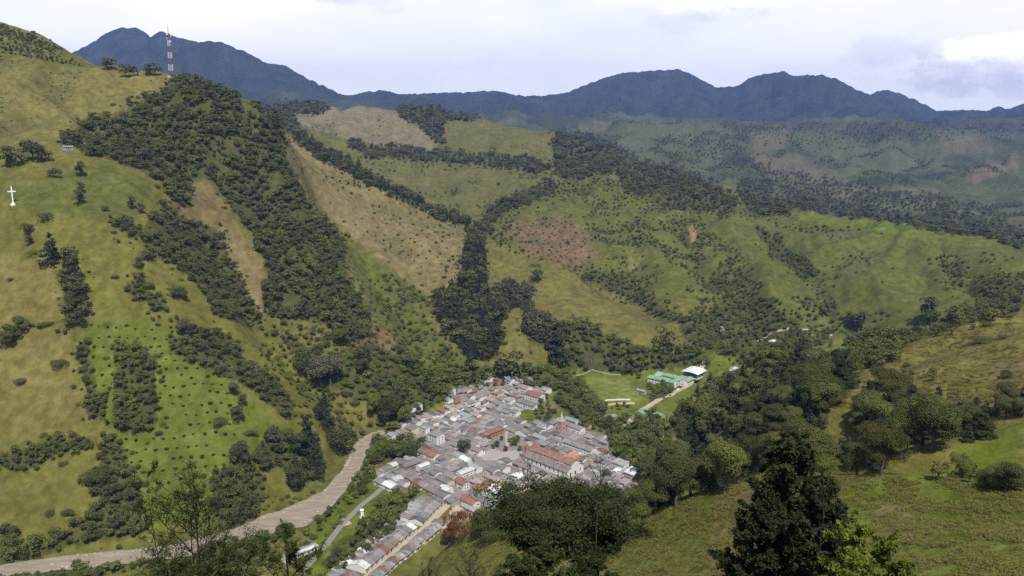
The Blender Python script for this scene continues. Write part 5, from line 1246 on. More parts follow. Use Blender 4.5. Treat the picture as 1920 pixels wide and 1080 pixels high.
# smaller houses and sheds fill the odd corners between the rows
for size in ((9, 9), (8, 6), (6, 5)):
    for ia in range(-90, 120):
        for ib in range(-80, 90):
            if len(VH) > 268: break
            c = org + VA * (ia * 2.9 + hr.uniform(-.4, .4)) + VB * (ib * 2.9 + hr.uniform(-.4, .4)); z = -346; qx, qy, _ = project(c[0], c[1], z + 3)
            if not inside(V_IN, np.array([qx]), np.array([qy]))[0] or any(inside(o_, np.array([qx]), np.array([qy]))[0] for o_ in V_OUT) or on_street(c, size[1] / 2 - .4): continue
            if free(c[0], c[1], RA, *size): take(c[0], c[1], RA, *size); VH.append((c, RA, size[0], size[1], int((ib * 2.9 + 230) / 11), float(qx)))
rowsv = {}
for h_ in VH: rowsv.setdefault(h_[4], []).append(h_)
rk = sorted(rowsv, reverse=True)
RC = ['grey'] * 14 + ['pale grey'] * 7 + ['dark grey'] * 4 + ['pinkish'] * 6 + ['white', 'green grey', 'green grey', 'brown']
for ri, k in enumerate(rk):
    for ci_, (c, rot, ww, dd, _, qx) in enumerate(sorted(rowsv[k], key=lambda t: t[5])):
        rc = hr.choice(RC); wc = hr.choice(['white'] * 8 + ['cream', 'grey', 'grey', 'brick']); ht = hr.choice((3, 3, 3.5, 4, 5.5))
        house(c[0], c[1], rot, ww, dd, ht, rc, wc, '%s roofed house, %s from left in the %s village row' % (rc, ordinal(ci_ + 1), ordinal(ri + 1)), 'houses packed together in the village', style='gable' if hr.random() < .8 else 'shed', nwin=1, floors=2 if ht > 5 else 1)
print('village houses', len(VH), 'rows', len(rk))
# the long street that runs down to the left
ST = [np.array(g2w(*p)) for p in [(850,938),(826,960),(800,987),(757,1023),(717,1057),(690,1080),(655,1108),(620,1140)]]
def along(pl, s):
    for i in range(len(pl) - 1):
        l = np.linalg.norm(pl[i + 1] - pl[i])
        if s <= l: return pl[i] + (pl[i + 1] - pl[i]) * s / l, (pl[i + 1] - pl[i]) / l
        s -= l
    return None, None
for side, dmin, dmax, s0, wd in ((1, 13, 16, 3, 'left'), (-1, 9, 12, 42, 'right')):
    s_ = s0; k = 0
    while True:
        w = hr.choice((6, 7, 7, 8)); p, t = along(ST, s_ + w / 2)
        if p is None: break
        n_ = np.array([t[1], -t[0]]) * side      # left of the street seen from here
        d = hr.choice(range(dmin, dmax)); c = p + n_ * (3.6 + d / 2); rot = math.atan2(t[1], t[0])
        rot = rot + math.pi if side > 0 else rot
        if free(c[0], c[1], rot, w, d):
            take(c[0], c[1], rot, w, d); k += 1; rc = hr.choice(['grey'] * 6 + ['pale grey'] * 3 + ['pinkish'] * 2 + ['dark grey', 'green grey', 'white', 'grey', 'grey', 'red'])
            house(c[0], c[1], rot, w, d, hr.choice((3, 3.5, 3.5, 4)), rc, 'white' if hr.random() < .85 else 'cream', '%s roofed house, %s down the %s side of the lower street' % (rc, ordinal(k), wd), 'row houses along the long lower street', nwin=1, faces=(-1, 1))
            if side > 0:   # back building towards the trees
                d2 = hr.choice((7, 8, 9, 10)); c2 = c + n_ * (d / 2 + d2 / 2 + .3)
                if free(c2[0], c2[1], rot, w, d2) and hr.random() < .85:
                    take(c2[0], c2[1], rot, w, d2); rc = hr.choice(('grey', 'pale grey', 'white', 'pinkish', 'green grey', 'grey'))
                    house(c2[0], c2[1], rot, w, d2, 3, rc, 'white', '%s roofed back house, %s down the tree side of lower street' % (rc, ordinal(k)), 'back houses of the long lower street', style='shed', nwin=1)
        s_ += w + .15

# paving under the village, lanes and the long street
def sheet(name, polys, m, step=2.2, lift=.16):
    """a sheet draped over the land inside outlines given in photograph pixels"""
    vs = []; fs = []; W0 = [[g2w(*p) for p in pl] for pl in polys]
    for pl in W0:
        # densified outline keeps its true course on the ground
        xs = [p[0] for p in pl]; ys = [p[1] for p in pl]; gx = np.arange(min(xs), max(xs) + step, step); gy = np.arange(min(ys), max(ys) + step, step)
        X, Y = np.meshgrid(gx, gy, indexing='ij'); I = inside(pl, X, Y); Z = H(X, Y).reshape(X.shape) + lift; ids = -np.ones(X.shape, int)
        for i in range(len(gx) - 1):
            for j in range(len(gy) - 1):
                if I[i, j] and I[i + 1, j] and I[i, j + 1] and I[i + 1, j + 1]:
                    q = []
                    for (a, b) in ((i, j), (i + 1, j), (i + 1, j + 1), (i, j + 1)):
                        if ids[a, b] < 0: ids[a, b] = len(vs); vs.append((X[a, b], Y[a, b], Z[a, b]))
                        q.append(ids[a, b])
                    fs.append(tuple(q))
    me = bpy.data.meshes.new(name); me.from_pydata(vs, [], fs); me.update(); me.materials.append(m); o = obj(name, me); o['kind'] = 'structure'; return o
def ribbon(name, path_px, width, m, lift=.2, step=3.0, world=None, nc=4):
    pl = [np.array(p) for p in (world or [g2w(*p) for p in path_px])]; tot = sum(np.linalg.norm(pl[i + 1] - pl[i]) for i in range(len(pl) - 1)); vs = []; fs = []; k = 0; s_ = 0
    while s_ < tot:
        p, t = along(pl, s_); p2, t2 = along(pl, min(s_ + 6, tot - .01)); t = t if t2 is None else (t + t2) / np.linalg.norm(t + t2); n_ = np.array([-t[1], t[0]]); w = width(s_ / tot) if callable(width) else width
        row = [p + n_ * w * (i / nc - .5) for i in range(nc + 1)]; z = H([q[0] for q in row], [q[1] for q in row])
        for q, zz in zip(row, z): vs.append((q[0], q[1], zz + lift))
        if k: fs += [((k - 1) * (nc + 1) + i, (k - 1) * (nc + 1) + i + 1, k * (nc + 1) + i + 1, k * (nc + 1) + i) for i in range(nc)]
        k += 1; s_ += step
    me = bpy.data.meshes.new(name); me.from_pydata(vs, [], fs); me.update(); me.materials.append(m); o = obj(name, me); o['kind'] = 'structure'; return o
PAVE = simple('street_paving', (.21, .19, .17), noise=(.35, .3)); DIRT = simple('pale_dirt', (.40, .32, .23), noise=(.3, .2)); ASPH = simple('grey_road', (.22, .20, .18), noise=(.4, .2)); PLAZA = simple('plaza_stone', (.33, .29, .27), noise=(.25, .18))
sheet('paving', [V_IN], PAVE, 2.5, .12)
ribbon('street', None, 6.4, DIRT, .22, world=[tuple(p) for p in ST])
sheet('plaza_paving', [vpoly([(800,385),(860,345),(900,380),(1010,370),(1030,400),(1000,425),(960,432),(800,436),(770,405)])], PLAZA, 2, .24)
sheet('yard', [[(838,965),(852,945),(885,955),(880,978),(850,985),(820,1000)]], DIRT, 2, .16)
ribbon('park_path', [zp(925,268), zp(932,330), zp(940,400)], 3.0, DIRT, .26)
ribbon('road', [(716,916),(700,930),(680,945),(660,965),(640,985),(612,1022),(590,1045),(570,1068),(555,1100)], 5.5, ASPH, .2)
ribbon('track', [(652,985),(645,975),(655,966)], 8, DIRT, .18)
ribbon('road', [(1322,707),(1290,722),(1262,738),(1230,753),(1205,768),(1190,782),(1170,800)], 7, DIRT, .2)
ribbon('road', [(1190,757),(1160,757),(1132,762),(1118,778),(1105,800)], 5, DIRT, .2)
ribbon('footpath', [(1225,795),(1238,812),(1246,822)], 2.5, DIRT, .25)
ribbon('footpath', [(1420,640),(1450,622),(1520,618),(1560,632)], 3, DIRT, .3)

def river():
    m, nt, out = mat('silty_river'); N = nt.nodes; L = nt.links
    b = N.new('ShaderNodeBsdfPrincipled'); b.inputs['Roughness'].default_value = .55; g = N.new('ShaderNodeNewGeometry')
    mp = N.new('ShaderNodeMapping'); mp.inputs['Rotation'].default_value = (0, 0, R(-25)); mp.inputs['Scale'].default_value = (.35, 2.2, 1); L.new(g.outputs['Position'], mp.inputs[0])
    t = N.new('ShaderNodeTexNoise'); t.inputs['Scale'].default_value = .12; t.inputs['Detail'].default_value = 9; t.inputs['Roughness'].default_value = .75; L.new(mp.outputs[0], t.inputs['Vector'])
    cr = N.new('ShaderNodeValToRGB'); L.new(t.outputs[0], cr.inputs[0]); e = cr.color_ramp.elements
    e[0].position = .3; e[0].color = (.19, .155, .105, 1); e[1].position = .72; e[1].color = (.38, .33, .25, 1); e.new(.5).color = (.27, .225, .16, 1)
    L.new(cr.outputs[0], b.inputs['Base Color']); bp = N.new('ShaderNodeBump'); bp.inputs['Strength'].default_value = .6; bp.inputs['Distance'].default_value = .6; L.new(t.outputs[0], bp.inputs['Height']); L.new(bp.outputs[0], b.inputs['Normal']); L.new(b.outputs[0], out.inputs[0])
    vs = []; fs = []; K = 10; M_ = 10; k = 0
    for i in range(len(RT) - 1):
        for j in range(K):
            f = j / K; wa = RT[i] * (1 - f) + RT[i + 1] * f; wb = RB_[i] * (1 - f) + RB_[i + 1] * f; zz = wa[2]
            wa = wa + (wa - wb) * (.06 + .1 * float(perlin(k / 4.0, .5, 5))); wb = wb + (wb - wa) * (.05 + .1 * float(perlin(k / 4.0, 9.5, 6)))
            vs += [tuple((wa + (wb - wa) * q / M_)[:2]) + (zz - .35,) for q in range(M_ + 1)]
            if k: fs += [((k - 1) * (M_ + 1) + q, k * (M_ + 1) + q, k * (M_ + 1) + q + 1, (k - 1) * (M_ + 1) + q + 1) for q in range(M_)]
            k += 1
    # bars of shingle and boulders break the surface
    gb = np.random.default_rng(8); bv = []; bf_ = []
    for _ in range(420):
        i = gb.integers(0, len(RT) - 1); f = gb.random(); e_ = gb.choice((gb.uniform(.0, .16), gb.uniform(.84, 1.0), gb.uniform(.1, .9)), p=(.42, .42, .16)); p = (RT[i] * (1 - f) + RT[i + 1] * f) * (1 - e_) + (RB_[i] * (1 - f) + RB_[i + 1] * f) * e_
        s_ = gb.uniform(.3, 1.5); o_ = len(bv)
        for (dx, dy, dz) in ((1, 0, 0), (0, 1, 0), (-1, 0, 0), (0, -1, 0), (0, 0, .7), (0, 0, -.6)): bv.append((p[0] + (dx + gb.normal() * .2) * s_, p[1] + (dy + gb.normal() * .2) * s_, p[2] - .3 + (dz + .15) * s_))
        bf_ += [(o_ + a, o_ + (a + 1) % 4, o_ + 4) for a in range(4)] + [(o_ + (a + 1) % 4, o_ + a, o_ + 5) for a in range(4)]
    bme = bpy.data.meshes.new('boulders'); bme.from_pydata(bv, [], bf_); bme.update(); bme.materials.append(simple('river_stone', (.36, .33, .29), noise=(.6, .3))); tag(obj('boulders', bme), 'pale boulders and shingle strewn along the river bed', 'boulders', kind='stuff')
    me = bpy.data.meshes.new('river'); me.from_pydata(vs, [], fs); me.update(); me.materials.append(m); o = obj('river', me); o['kind'] = 'structure'
river()

# school and hall
def school():
    x, y = g2w(1250, 716); z = float(H(x, y)[0]); rot = RA + R(4); e = empty('school', (x, y, z), rot); tag(e, 'white school building with mint green roof round a small courtyard', 'school')
    def wing(cx, cy, w, d, turn):
        wl, rf = gable(w, d, 6.5, 1.9, .9); a = obj('wall', wl.mesh('wall', WM['white']), e, (cx, cy, 0), turn); b = obj('roof', rf.mesh('roof', RM['green']), e, (cx, cy, .02 if turn else 0), turn); return a
    wing(0, -12, 40, 10, 0); wing(0, 10, 40, 10, 0); wing(-15, -1, 12.4, 9, R(90)); wing(15, -1, 12.4, 9, R(90))
    wl, rf = gable(26, 11, 6.5, 2.0, .9); obj('wall', wl.mesh('wall', WM['white']), e, (26, 12, 0), R(90)); obj('roof', rf.mesh('roof', RM['green']), e, (26, 12, .1), R(90))
    wm = opening(1.8, 1.4).mesh('window', GLASS)
    for fl in range(2):
        for k in range(8): obj('window', wm, e, (-17 + k * 4.8, -17, 1 + fl * 3))
        for k in range(4): obj('window', wm, e, (31.5, 3 + k * 6, 1 + fl * 3), R(90))
    obj('door', opening(2.4, 2.6).mesh('door', GREENW), e, (0.5, -17.05, 0))
school()
def hall():
    x, y = g2w(1304, 712); z = float(H(x, y)[0]); e = empty('sports_hall', (x, y, z), RA + R(4)); tag(e, 'open sports hall under a wide white sheet roof beside the school', 'sports hall')
    rf = MB(); n_ = 8; w, d = 26, 38
    for i in range(n_):
        a0 = -w/2 + w * i / n_; a1 = -w/2 + w * (i + 1) / n_; z0 = 6.5 + 1.4 * (1 - (a0 / (w/2)) ** 2); z1 = 6.5 + 1.4 * (1 - (a1 / (w/2)) ** 2)
        rf.poly([(a0, -d/2, z0), (a1, -d/2, z1), (a1, -d/2, z1 + .25), (a0, -d/2, z0 + .25)], np.array([0, d, 0]))
    obj('roof', rf.mesh('roof', RM['white']), e)
    for sx in (-1, 1):
        for k in range(5): obj('column', MB().box(sx * 12 - .3, sx * 12 + .3, -17.5 + k * 8.75 - .3, -17.5 + k * 8.75 + .3, -.5, 6.7).mesh('column', CONC), e)
    obj('wall', MB().box(-12.5, 12.5, 17.8, 18.2, -1, 4).mesh('wall', WM['white']), e)
    obj('floor_slab', MB().box(-12.8, 12.8, -18.6, 17.7, -1, .3).mesh('floor_slab', CONC), e)
hall()
# long shed on the near river bank
def long_shed():
    x, y = g2w(563, 1040); z = float(H(x, y)[0]); d_ = np.array(g2w(590, 1026)) - np.array(g2w(535, 1052)); rot = math.atan2(d_[1], d_[0]); e = empty('long_shed', (x, y, z), rot); tag(e, 'long shed with half grey half white roof beside the river road', 'shed')
    wl, rf = gable(30, 8, 3.5, 1.2); obj('wall', wl.mesh('wall', WM['white']), e); obj('roof', rf.mesh('roof', RM['pale grey']), e)
    obj('roof_sheet', MB().poly([(-4, -4.6, 3.78), (15.2, -4.6, 3.78), (15.2, -1.6, 4.68), (-4, -1.6, 4.68)], np.array([0, 0, .1])).mesh('roof_sheet', RM['white']), e)
    obj('door', opening(2.4, 2.6).mesh('door', WOODD), e, (-10, -4, 0))
    for k in range(4): obj('window', cmesh('win', lambda: None), e, (-4 + k * 4.5, -4, 1))
long_shed()

# white cross on the knoll
x, y = g2w(25, 383); z = float(H(x, y)[0]); sc_ = math.hypot(x, y) / FPX; hh = 28.5 * sc_; e = empty('hill_cross', (x, y, z), R(20)); tag(e, 'tall white cross on a stepped base on the grassy left knoll', 'cross')
obj('shaft', MB().box(-.62, .62, -.62, .62, 1.5, hh).mesh('shaft', WHITEP), e); obj('crossbar', MB().box(-4.2, 4.2, -.58, .58, hh * .68, hh * .68 + 1.25).mesh('crossbar', WHITEP), e)
obj('base', MB().box(-2.4, 2.4, -2.4, 2.4, -2, .7).box(-1.5, 1.5, -1.5, 1.5, .7, 1.5).mesh('base', WHITEP), e)
# white pillar by the river road
x, y = g2w(679, 970); z = float(H(x, y)[0]); e = empty('white_pillar', (x, y, z), R(20)); tag(e, 'white wayside pillar shrine beside the river road', 'shrine')
obj('pillar', MB().box(-1.3, 1.3, -1.3, 1.3, -.5, 7).mesh('pillar', WHITEP), e); obj('cap', MB().box(-1.7, 1.7, -1.7, 1.7, 7.02, 7.5).mesh('cap', WHITEP), e); obj('step', MB().box(-2.2, 2.2, -2.2, 2.2, -.6, .5).mesh('step', CONC), e)

# radio mast: a lattice tower in red and white bands
def mast():
    x, y = g2w(322, 143); z = float(H(x, y)[0]); r = math.hypot(x, y); hh = 82 * r / FPX * .985; e = empty('radio_mast', (x, y, z - .5), R(15)); tag(e, 'red and white lattice radio mast standing on the left ridge', 'radio mast')
    def half(t): return 3.6 * (1 - t) + 1.3 * t
    nb = 7; top = .86
    for b in range(nb):
        t0 = top * b / nb; t1 = top * (b + 1) / nb; m = STEELR if b % 2 == 0 else STEELW; mb = MB(); sub = 3
        for q in range(sub):
            u0 = t0 + (t1 - t0) * q / sub; u1 = t0 + (t1 - t0) * (q + 1) / sub; a = half(u0); c = half(u1); K0 = [(-a,-a),(a,-a),(a,a),(-a,a)]; K1 = [(-c,-c),(c,-c),(c,c),(-c,c)]
            for i in range(4):
                j = (i + 1) % 4; p = (*K0[i], u0 * hh); s = (*K1[i], u1 * hh); p2 = (*K0[j], u0 * hh); s2 = (*K1[j], u1 * hh)
                mb.bar(p, s, .24, 4); mb.bar(p, s2, .11, 4); mb.bar(p2, s, .11, 4); mb.bar(p, p2, .13, 4)
        obj('red_section' if b % 2 == 0 else 'white_section', mb.mesh('section', m), e)
    pl = MB(); pl.bar((0, 0, top * hh), (0, 0, hh), .45, 6); pl.box(-1.8, 1.8, -1.8, 1.8, top * hh, top * hh + .5); obj('top_pole', pl.mesh('top_pole', STEELG), e)
    for k, (t, a) in enumerate([(.80, .4), (.76, 2.4), (.84, 4.2), (.70, 5.4)]):
        n_ = 10; q = half(t) + 1.3; dsh = MB(); cx, cy = math.cos(a) * q, math.sin(a) * q
        dsh.bar((cx, cy, t * hh), (cx + math.cos(a) * .8, cy + math.sin(a) * .8, t * hh), 1.6, n_); vb = len(dsh.v); dsh.f.append(tuple(range(vb - n_, vb))); dsh.f.append(tuple(range(vb - 2 * n_, vb - n_))); obj('dish', dsh.mesh('dish', STEELW), e)
    obj('plinth', MB().box(-6, 6, -6, 6, -2.5, 1.1).mesh('plinth', CONC), e)
    c = g2w(331, 144); z2 = float(H(*c)[0]); h_ = house(c[0], c[1] , 0, 8, 5, 3, 'pale grey', 'cream', 'small pale equipment hut at the foot of the radio mast', None, style='shed', nwin=1); h_['category'] = 'hut'
mast()

# fence and walls round the pitch
def fence(name, pts_px, h, m_post, label, cat, spacing=5.0, net=True, wall=None):
    pl = [np.array(g2w(*p)) for p in pts_px]; tot = sum(np.linalg.norm(pl[i + 1] - pl[i]) for i in range(len(pl) - 1)); p0 = pl[0]; z0 = float(H(*p0)[0]); e = empty(name, (p0[0], p0[1], z0)); tag(e, label, cat)
    s_ = 0; prev = None; n_ = 0; post = MB().bar((0, 0, -.5), (0, 0, h), .16, 5).mesh('post', m_post)
    rail = MB()
    while s_ < tot:
        p, t = along(pl, s_); z = float(H(*p)[0]); cur = (p[0] - p0[0], p[1] - p0[1], z - z0)
        if wall is None: obj('post', post, e, cur)
        if prev is not None:
            if wall is None:
                for q in range(1, 5): rail.bar((prev[0], prev[1], prev[2] + h * q / 4), (cur[0], cur[1], cur[2] + h * q / 4), .05, 4)
            else:
                dx, dy = cur[0] - prev[0], cur[1] - prev[1]; L_ = math.hypot(dx, dy); nx, ny = -dy / L_ * .15, dx / L_ * .15
                rail.poly([(prev[0] - nx, prev[1] - ny, prev[2] - .5), (prev[0] + nx, prev[1] + ny, prev[2] - .5), (cur[0] + nx, cur[1] + ny, cur[2] - .5), (cur[0] - nx, cur[1] - ny, cur[2] - .5)], np.array([0, 0, h + .5]))
        prev = cur; s_ += spacing
    obj('rail' if wall is None else 'wall_body', rail.mesh('rail', m_post if wall is None else wall), e)
fence('pitch_fence', [(1083,704),(1110,702),(1150,701),(1178,701)], 7, STEELG, 'tall post and wire fence along the far side of the sports pitch', 'fence')
fence('touchline_wall', [(1080,707),(1110,706.5),(1168,706.5)], 1.1, STEELG, 'low pale wall along the far edge of the sports pitch', 'wall', 4, wall=CONC)
fence('pitch_wall', [(1134,752),(1160,752),(1186,752)], 1.6, STEELG, 'low white wall along the near edge of the sports pitch', 'wall', 4, wall=WHITEP)
fence('side_fence', [(1180,720),(1195,735),(1212,748)], 4, STEELG, 'dark wire fence on the right side of the sports pitch', 'fence', 4)

# vehicles on the school road
def vehicle(px, py, col, label, name='parked_car', truck=False):
    x, y = g2w(px, py); z = float(H(x, y)[0]) + .22; a = np.array(g2w(1290, 722)) - np.array(g2w(1230, 753)); rot = math.atan2(a[1], a[0]); e = empty(name, (x, y, z), rot); tag(e, label, 'truck' if truck else 'car')
    m = simple(name + '_paint', col, .35, .5); L_ = 6.5 if truck else 4.4; w = 2.2 if truck else 1.75; hb = 1.2 if truck else .85
    b = MB(); b.poly([(-L_/2, -w/2, .35), (L_/2, -w/2, .35), (L_/2, -w/2, hb - .1), (L_/2 - .2, -w/2, hb), (-L_/2 + .1, -w/2, hb)], np.array([0, w, 0])); obj('body', b.mesh('body', m), e)
    if truck: obj('cargo_box', MB().box(-L_/2 + .05, L_/2 - 1.9, -w/2 - .02, w/2 + .02, hb + .02, 2.9).mesh('cargo_box', WHITEP), e); c0, c1 = L_/2 - 1.8, L_/2 - .1
    else: c0, c1 = -L_/2 + .7, L_/2 - 1.3
    obj('cabin', MB().poly([(c0, -w/2 + .1, hb + .01), (c1, -w/2 + .1, hb + .01), (c1 - .5, -w/2 + .1, hb + (1.1 if truck else .6)), (c0 + .2, -w/2 + .1, hb + (1.1 if truck else .6))], np.array([0, w - .2, 0])).mesh('cabin', GLASS), e)
    wh = MB().bar((0, -.1, 0), (0, .1, 0), .34, 10); wh.f += [tuple(range(10)), tuple(range(10, 20))]; wme = wh.mesh('wheel', simple('tyre', (.02, .02, .02)))
    for sx in (-1, 1):
        for sy in (-1, 1): obj('wheel', wme, e, (sx * L_ * .31, sy * w / 2, .34))
vehicle(1257, 742, (.10, .03, .03), 'dark red car parked on the school road')
vehicle(1245, 747, (.08, .09, .10), 'dark grey car parked on the school road, lower of the cars')
vehicle(1272, 733, (.6, .6, .6), 'white box truck parked on the school road', 'parked_truck', True)

# plaza and village trees
for (px, py, h, t, lab) in [(932,838,15,IDX[O][0],'olive green plaza tree left of the park path'),(925,842,11,IDX[B][0],'fresh green small plaza tree left of the park path'),(940,826,10,IDX[O][1],'small olive green tree at the top of the plaza garden'),(964,836,20,IDX[D][0],'dark green plaza tree right of the park path'),(970,828,15,IDX[O][0],'olive green tree at the right top of the plaza garden'),(955,829,9,IDX[B][0],'fresh green small tree close to the right of the park path'),(1026,790,20,IDX[D][1],'dark green tree left of the chapel spire'),(885,866,9,IDX[O][0],'small olive tree in a courtyard on the main street'),(1010,765,8,IDX[O][1],'small tree on the green behind the far village houses'),(1040,776,12,IDX[D][0],'dark tree on the green below the maroon roof'),(905,852,13,IDX[O][1],'olive tree at the lower left of the plaza'),(948,846,13,IDX[D][1],'dark green tree below the park path on the plaza'),(975,846,12,IDX[B][0],'fresh green tree in front of the church tower'),(918,828,13,IDX[D][0],'dark green tree in front of the long red roofed house'),(767,918,8,IDX[B][0],'fresh green garden tree below the brick gabled house')]:
    x, y = g2w(px, py); k, mn, far, mid, tr = PROTO[t]; s = h * math.hypot(x, y) / FPX
    e = empty('broadleaf_tree', (x, y, float(H(x, y)[0])), rng.uniform(0, 6), (s * 1.15, s * 1.15, s)); tag(e, lab, 'tree', 'trees within the village'); obj('crown', mid, e); obj('trunk', tr, e)
print('village done', time.time() - T0)
# ------------------------------------------------------------------ trees close to the viewpoint
def grow_tree(seed, height, spread, levels=3, crown_from=.35, leaf=.09, leaves_per=26, up=.6, lean=(0, 0), flat=False, nb=16, bare=False, droop=0.0, r0=None, tuft=.38, aspect=.42):
    g = np.random.default_rng(seed); parts = []; cs = []; ns = []
    r0 = r0 or height * .018
    def seg(p, d, L_, r, k):
        path = [p]; q = p.copy(); dd = d.copy()
        for i in range(k):
            dd = dd + g.normal(size=3) * .13 + np.array([0, 0, .05 * up - droop * .06]); dd /= np.linalg.norm(dd); q = q + dd * L_ / k; path.append(q.copy())
        parts.append(tube_np(path, [r * (1 - .8 * i / k) + .004 for i in range(k + 1)], 5)); return path
    trunk = [np.zeros(3)]; n_ = 9
    for i in range(n_):
        trunk.append(trunk[-1] + np.array([lean[0] / n_ + g.normal() * .012 * height / n_ * 4, lean[1] / n_ + g.normal() * .012 * height / n_ * 4, height / n_]))
    parts.append(tube_np([trunk[0] - [0, 0, .8]] + trunk, [r0 * 1.3] + [r0 * (1 - .88 * i / n_) for i in range(n_ + 1)], 8))
    T = np.array(trunk)
    for b in range(nb):
        f = crown_from + (1 - crown_from) * (b + g.uniform(0, .8)) / nb; f = min(f, .985); idx = f * n_; i = int(idx); p = T[i] * (1 - idx + i) + T[min(i + 1, n_)] * (idx - i)
        a = b * 2.4 + g.uniform(-.5, .5); rel = (f - crown_from) / (1 - crown_from)
        Lb = spread * ((1 - rel) ** .6 * .85 + .22) if not flat else spread * (.75 + .3 * rel) * g.uniform(.8, 1.1)
        el = (up * (.5 + .7 * rel)) if not flat else .55 - .2 * rel
        d = np.array([math.cos(a), math.sin(a), el * (1.1 if not flat else .55)]); d /= np.linalg.norm(d)
        pb = seg(p, d, Lb, r0 * (.38 - .25 * rel), 6)
        for s2 in range(7 if levels > 1 else 0):
            j = g.integers(1, 6) if s2 < 6 else 6; p2 = pb[j]; d2 = d + g.normal(size=3) * .55 + np.array([0, 0, .15 * up]); d2 /= np.linalg.norm(d2)
            ps = seg(p2, d2, Lb * g.uniform(.25, .45), r0 * .09, 4)
            if levels > 2:
                for s3 in range(4):
                    p3 = ps[g.integers(1, 5)]; d3 = d2 + g.normal(size=3) * .7; d3 /= np.linalg.norm(d3); pt = seg(p3, d3, Lb * g.uniform(.10, .22), r0 * .035, 3)
                    if not bare:
                        m_ = int(leaves_per * g.uniform(.4, 1.4)); t_ = g.uniform(0, 1, m_)[:, None]; q0 = np.array(pt[0]); q1 = np.array(pt[-1]); c = q0 + (q1 - q0) * t_ * 1.15 + g.normal(size=(m_, 3)) * tuft * Lb * .12 * (np.array([1, 1, .45]) if flat else 1)
                        cs.append(c); ns.append(g.normal(size=(m_, 3)) * .7 + np.array([0, 0, .8]))
    tv, tq = join_np(parts)
    top = max(tv[:, 2].max(), max(c[:, 2].max() for c in cs) if cs else 0); k_ = height / top
    tv[:, 2] *= k_; cs = [c * np.array([1, 1, k_]) for c in cs]
    if bare or not cs: return tv, tq, None, None, None
    c = np.concatenate(cs); nn = np.concatenate(ns); p, f = leaf_quads(c, nn, leaf, g, aspect)
    cl = .5 + .35 * perlin(c[:, 0] * 1.2 / spread * 3, c[:, 1] * 1.2 / spread * 3 + c[:, 2], 7) + g.normal(size=len(c)) * .14
    return tv, tq, p, f, np.clip(cl, 0, 1)
def near_tree(name, px, r, toppy, spread, label, fol, cat='tree', **kw):
    a, t = ray(px, toppy); a = float(a); x, y = math.sin(a) * r, math.cos(a) * r; z = float(H(x, y)[0]); h = float(t) * r - z
    tv, tq, p, f, tone = grow_tree(kw.pop('seed'), h, spread, **kw)
    e = empty(name, (x, y, z)); tag(e, label, cat); obj('trunk', mesh_np('trunk', tv, tq, mats=[BARKD]), e)
    if p is not None: obj('crown', mesh_np('crown', p, f, mats=[FM[fol]], tone=tone), e)
    print('near', name, round(h, 1), 0 if f is None else len(f)); return e
near_tree('feathery_tree', 345, 26, 868, 3.4, 'feathery dark tree with sparse top twigs rising at the bottom left', 'near', seed=11, leaf=.05, leaves_per=24, up=1.0, crown_from=.18, nb=34, tuft=.42, aspect=.22, r0=.11)
near_tree('feathery_tree', 300, 25, 868, 1.3, 'thin leaning leader beside the feathery dark tree', 'near', seed=12, leaf=.05, leaves_per=9, up=1.3, crown_from=.4, nb=14, lean=(-.5, 0), r0=.05, aspect=.22)
near_tree('bushy_tree', 520, 27, 990, 2.6, 'low bushy dark tree right of the feathery tree', 'near', seed=13, leaf=.06, leaves_per=34, aspect=.25, up=.7, crown_from=.15, nb=20)
near_tree('bushy_tree', 440, 24, 1010, 2.0, 'low dark branches between the feathery tree and the bushy tree', 'near', seed=14, leaf=.055, leaves_per=34, aspect=.25, up=.8, crown_from=.15, nb=18)
near_tree('bushy_tree', 380, 22, 1035, 2.6, 'low dense foliage at the foot of the feathery tree', 'near', seed=15, leaf=.055, leaves_per=36, up=.6, crown_from=.15, nb=22, aspect=.25)
near_tree('umbrella_tree', 1030, 66, 900, 5.2, 'dark flat topped tree standing in front of the village', 'near', seed=21, leaf=.15, leaves_per=62, flat=True, crown_from=.74, nb=30, tuft=.75)
near_tree('umbrella_tree', 1125, 74, 918, 3.8, 'smaller flat topped crown at the right of the dark flat topped tree', 'near', seed=22, leaf=.15, leaves_per=52, flat=True, crown_from=.74, nb=24, tuft=.75)
near_tree('bare_tree', 985, 64, 845, 2.6, 'bare branched tree reaching above the left of the flat topped crown', 'near', seed=23, bare=True, up=.9, crown_from=.72, nb=10, r0=.13)
near_tree('bare_tree', 1118, 62, 838, 2.4, 'bare branched tree reaching above the right of the flat topped crown', 'near', seed=24, bare=True, up=1.0, crown_from=.74, nb=9, r0=.12)
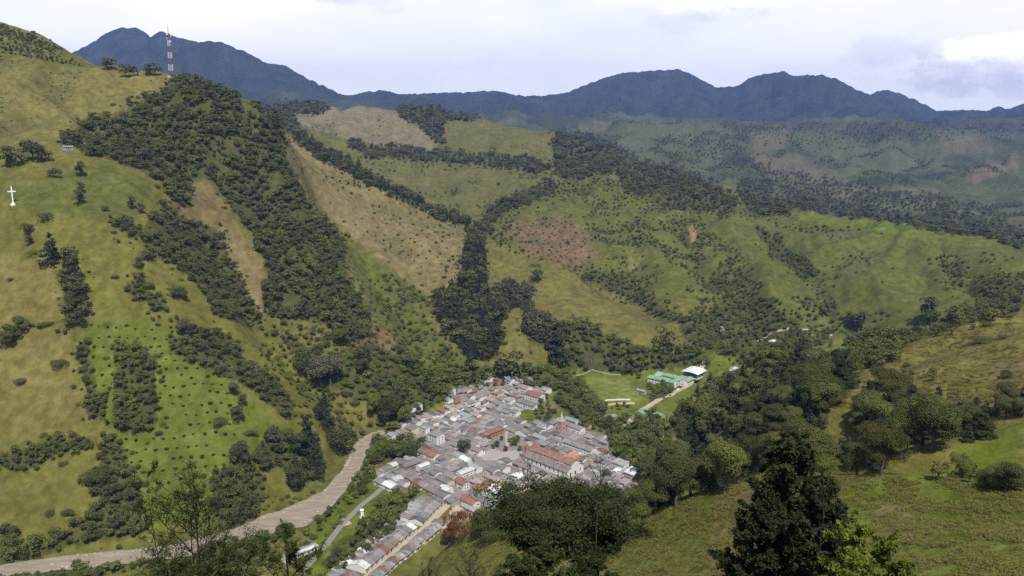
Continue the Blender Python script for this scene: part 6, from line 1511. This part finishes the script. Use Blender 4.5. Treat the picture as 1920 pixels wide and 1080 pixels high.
near_tree('dark_tree', 1000, 48, 1022, 2.9, 'dark round tree at the bottom edge below the flat topped tree', 'near', seed=25, leaf=.12, leaves_per=60, crown_from=.4, nb=22, up=.6)
near_tree('dark_tree', 1105, 52, 1038, 2.6, 'dark leafy tree at the bottom edge, right of the dark round tree', 'near', seed=26, leaf=.12, leaves_per=60, crown_from=.4, nb=20, up=.6)
near_tree('bare_tree', 880, 44, 1020, 2.4, 'wiry twiggy shrub tree at the bottom edge left of the dark round tree', 'near', seed=27, leaf=.05, leaves_per=4, crown_from=.35, nb=14, up=1.0)
near_tree('bare_tree', 800, 46, 1042, 1.8, 'thin twiggy sapling at the bottom edge below the lower street', 'near', seed=28, leaf=.05, leaves_per=4, crown_from=.35, nb=12, up=1.0)
FM['shade'] = foliage_material('shade_darkened_leaves', (.010, .018, .007), (.035, .048, .014), .12)  # leaf colour taken near black: the shade inside the crown is painted in
near_tree('dark_tree', 1478, 42, 810, 3.3, 'tall very dark tree at the lower right of the view', 'shade', seed=31, leaf=.12, leaves_per=90, crown_from=.12, nb=44, up=.7)
near_tree('dark_tree', 1430, 38, 925, 2.4, 'dark lower crown left of the tall very dark tree', 'shade', seed=32, leaf=.11, leaves_per=80, crown_from=.15, nb=32, up=.6)
near_tree('dark_tree', 1540, 37, 905, 2.2, 'dark lower crown right of the tall very dark tree', 'shade', seed=33, leaf=.11, leaves_per=80, crown_from=.15, nb=32, up=.6)
near_tree('leafy_shrub', 1600, 33, 955, 1.8, 'fresh green leafy shrub beside the tall very dark tree', 'bright', 'shrub', seed=34, leaf=.085, leaves_per=50, crown_from=.2, nb=20, up=.8)
near_tree('leafy_shrub', 1668, 31, 1005, 1.9, 'low fresh green shrub spreading at the bottom right', 'bright', 'shrub', seed=35, leaf=.08, leaves_per=46, crown_from=.2, nb=18, up=.5)
near_tree('bare_tree', 1550, 35, 880, 1.0, 'thin twig rising right of the tall very dark tree', 'near', seed=36, bare=True, crown_from=.7, nb=9, up=1.2, r0=.05)
print('all done', time.time() - T0)
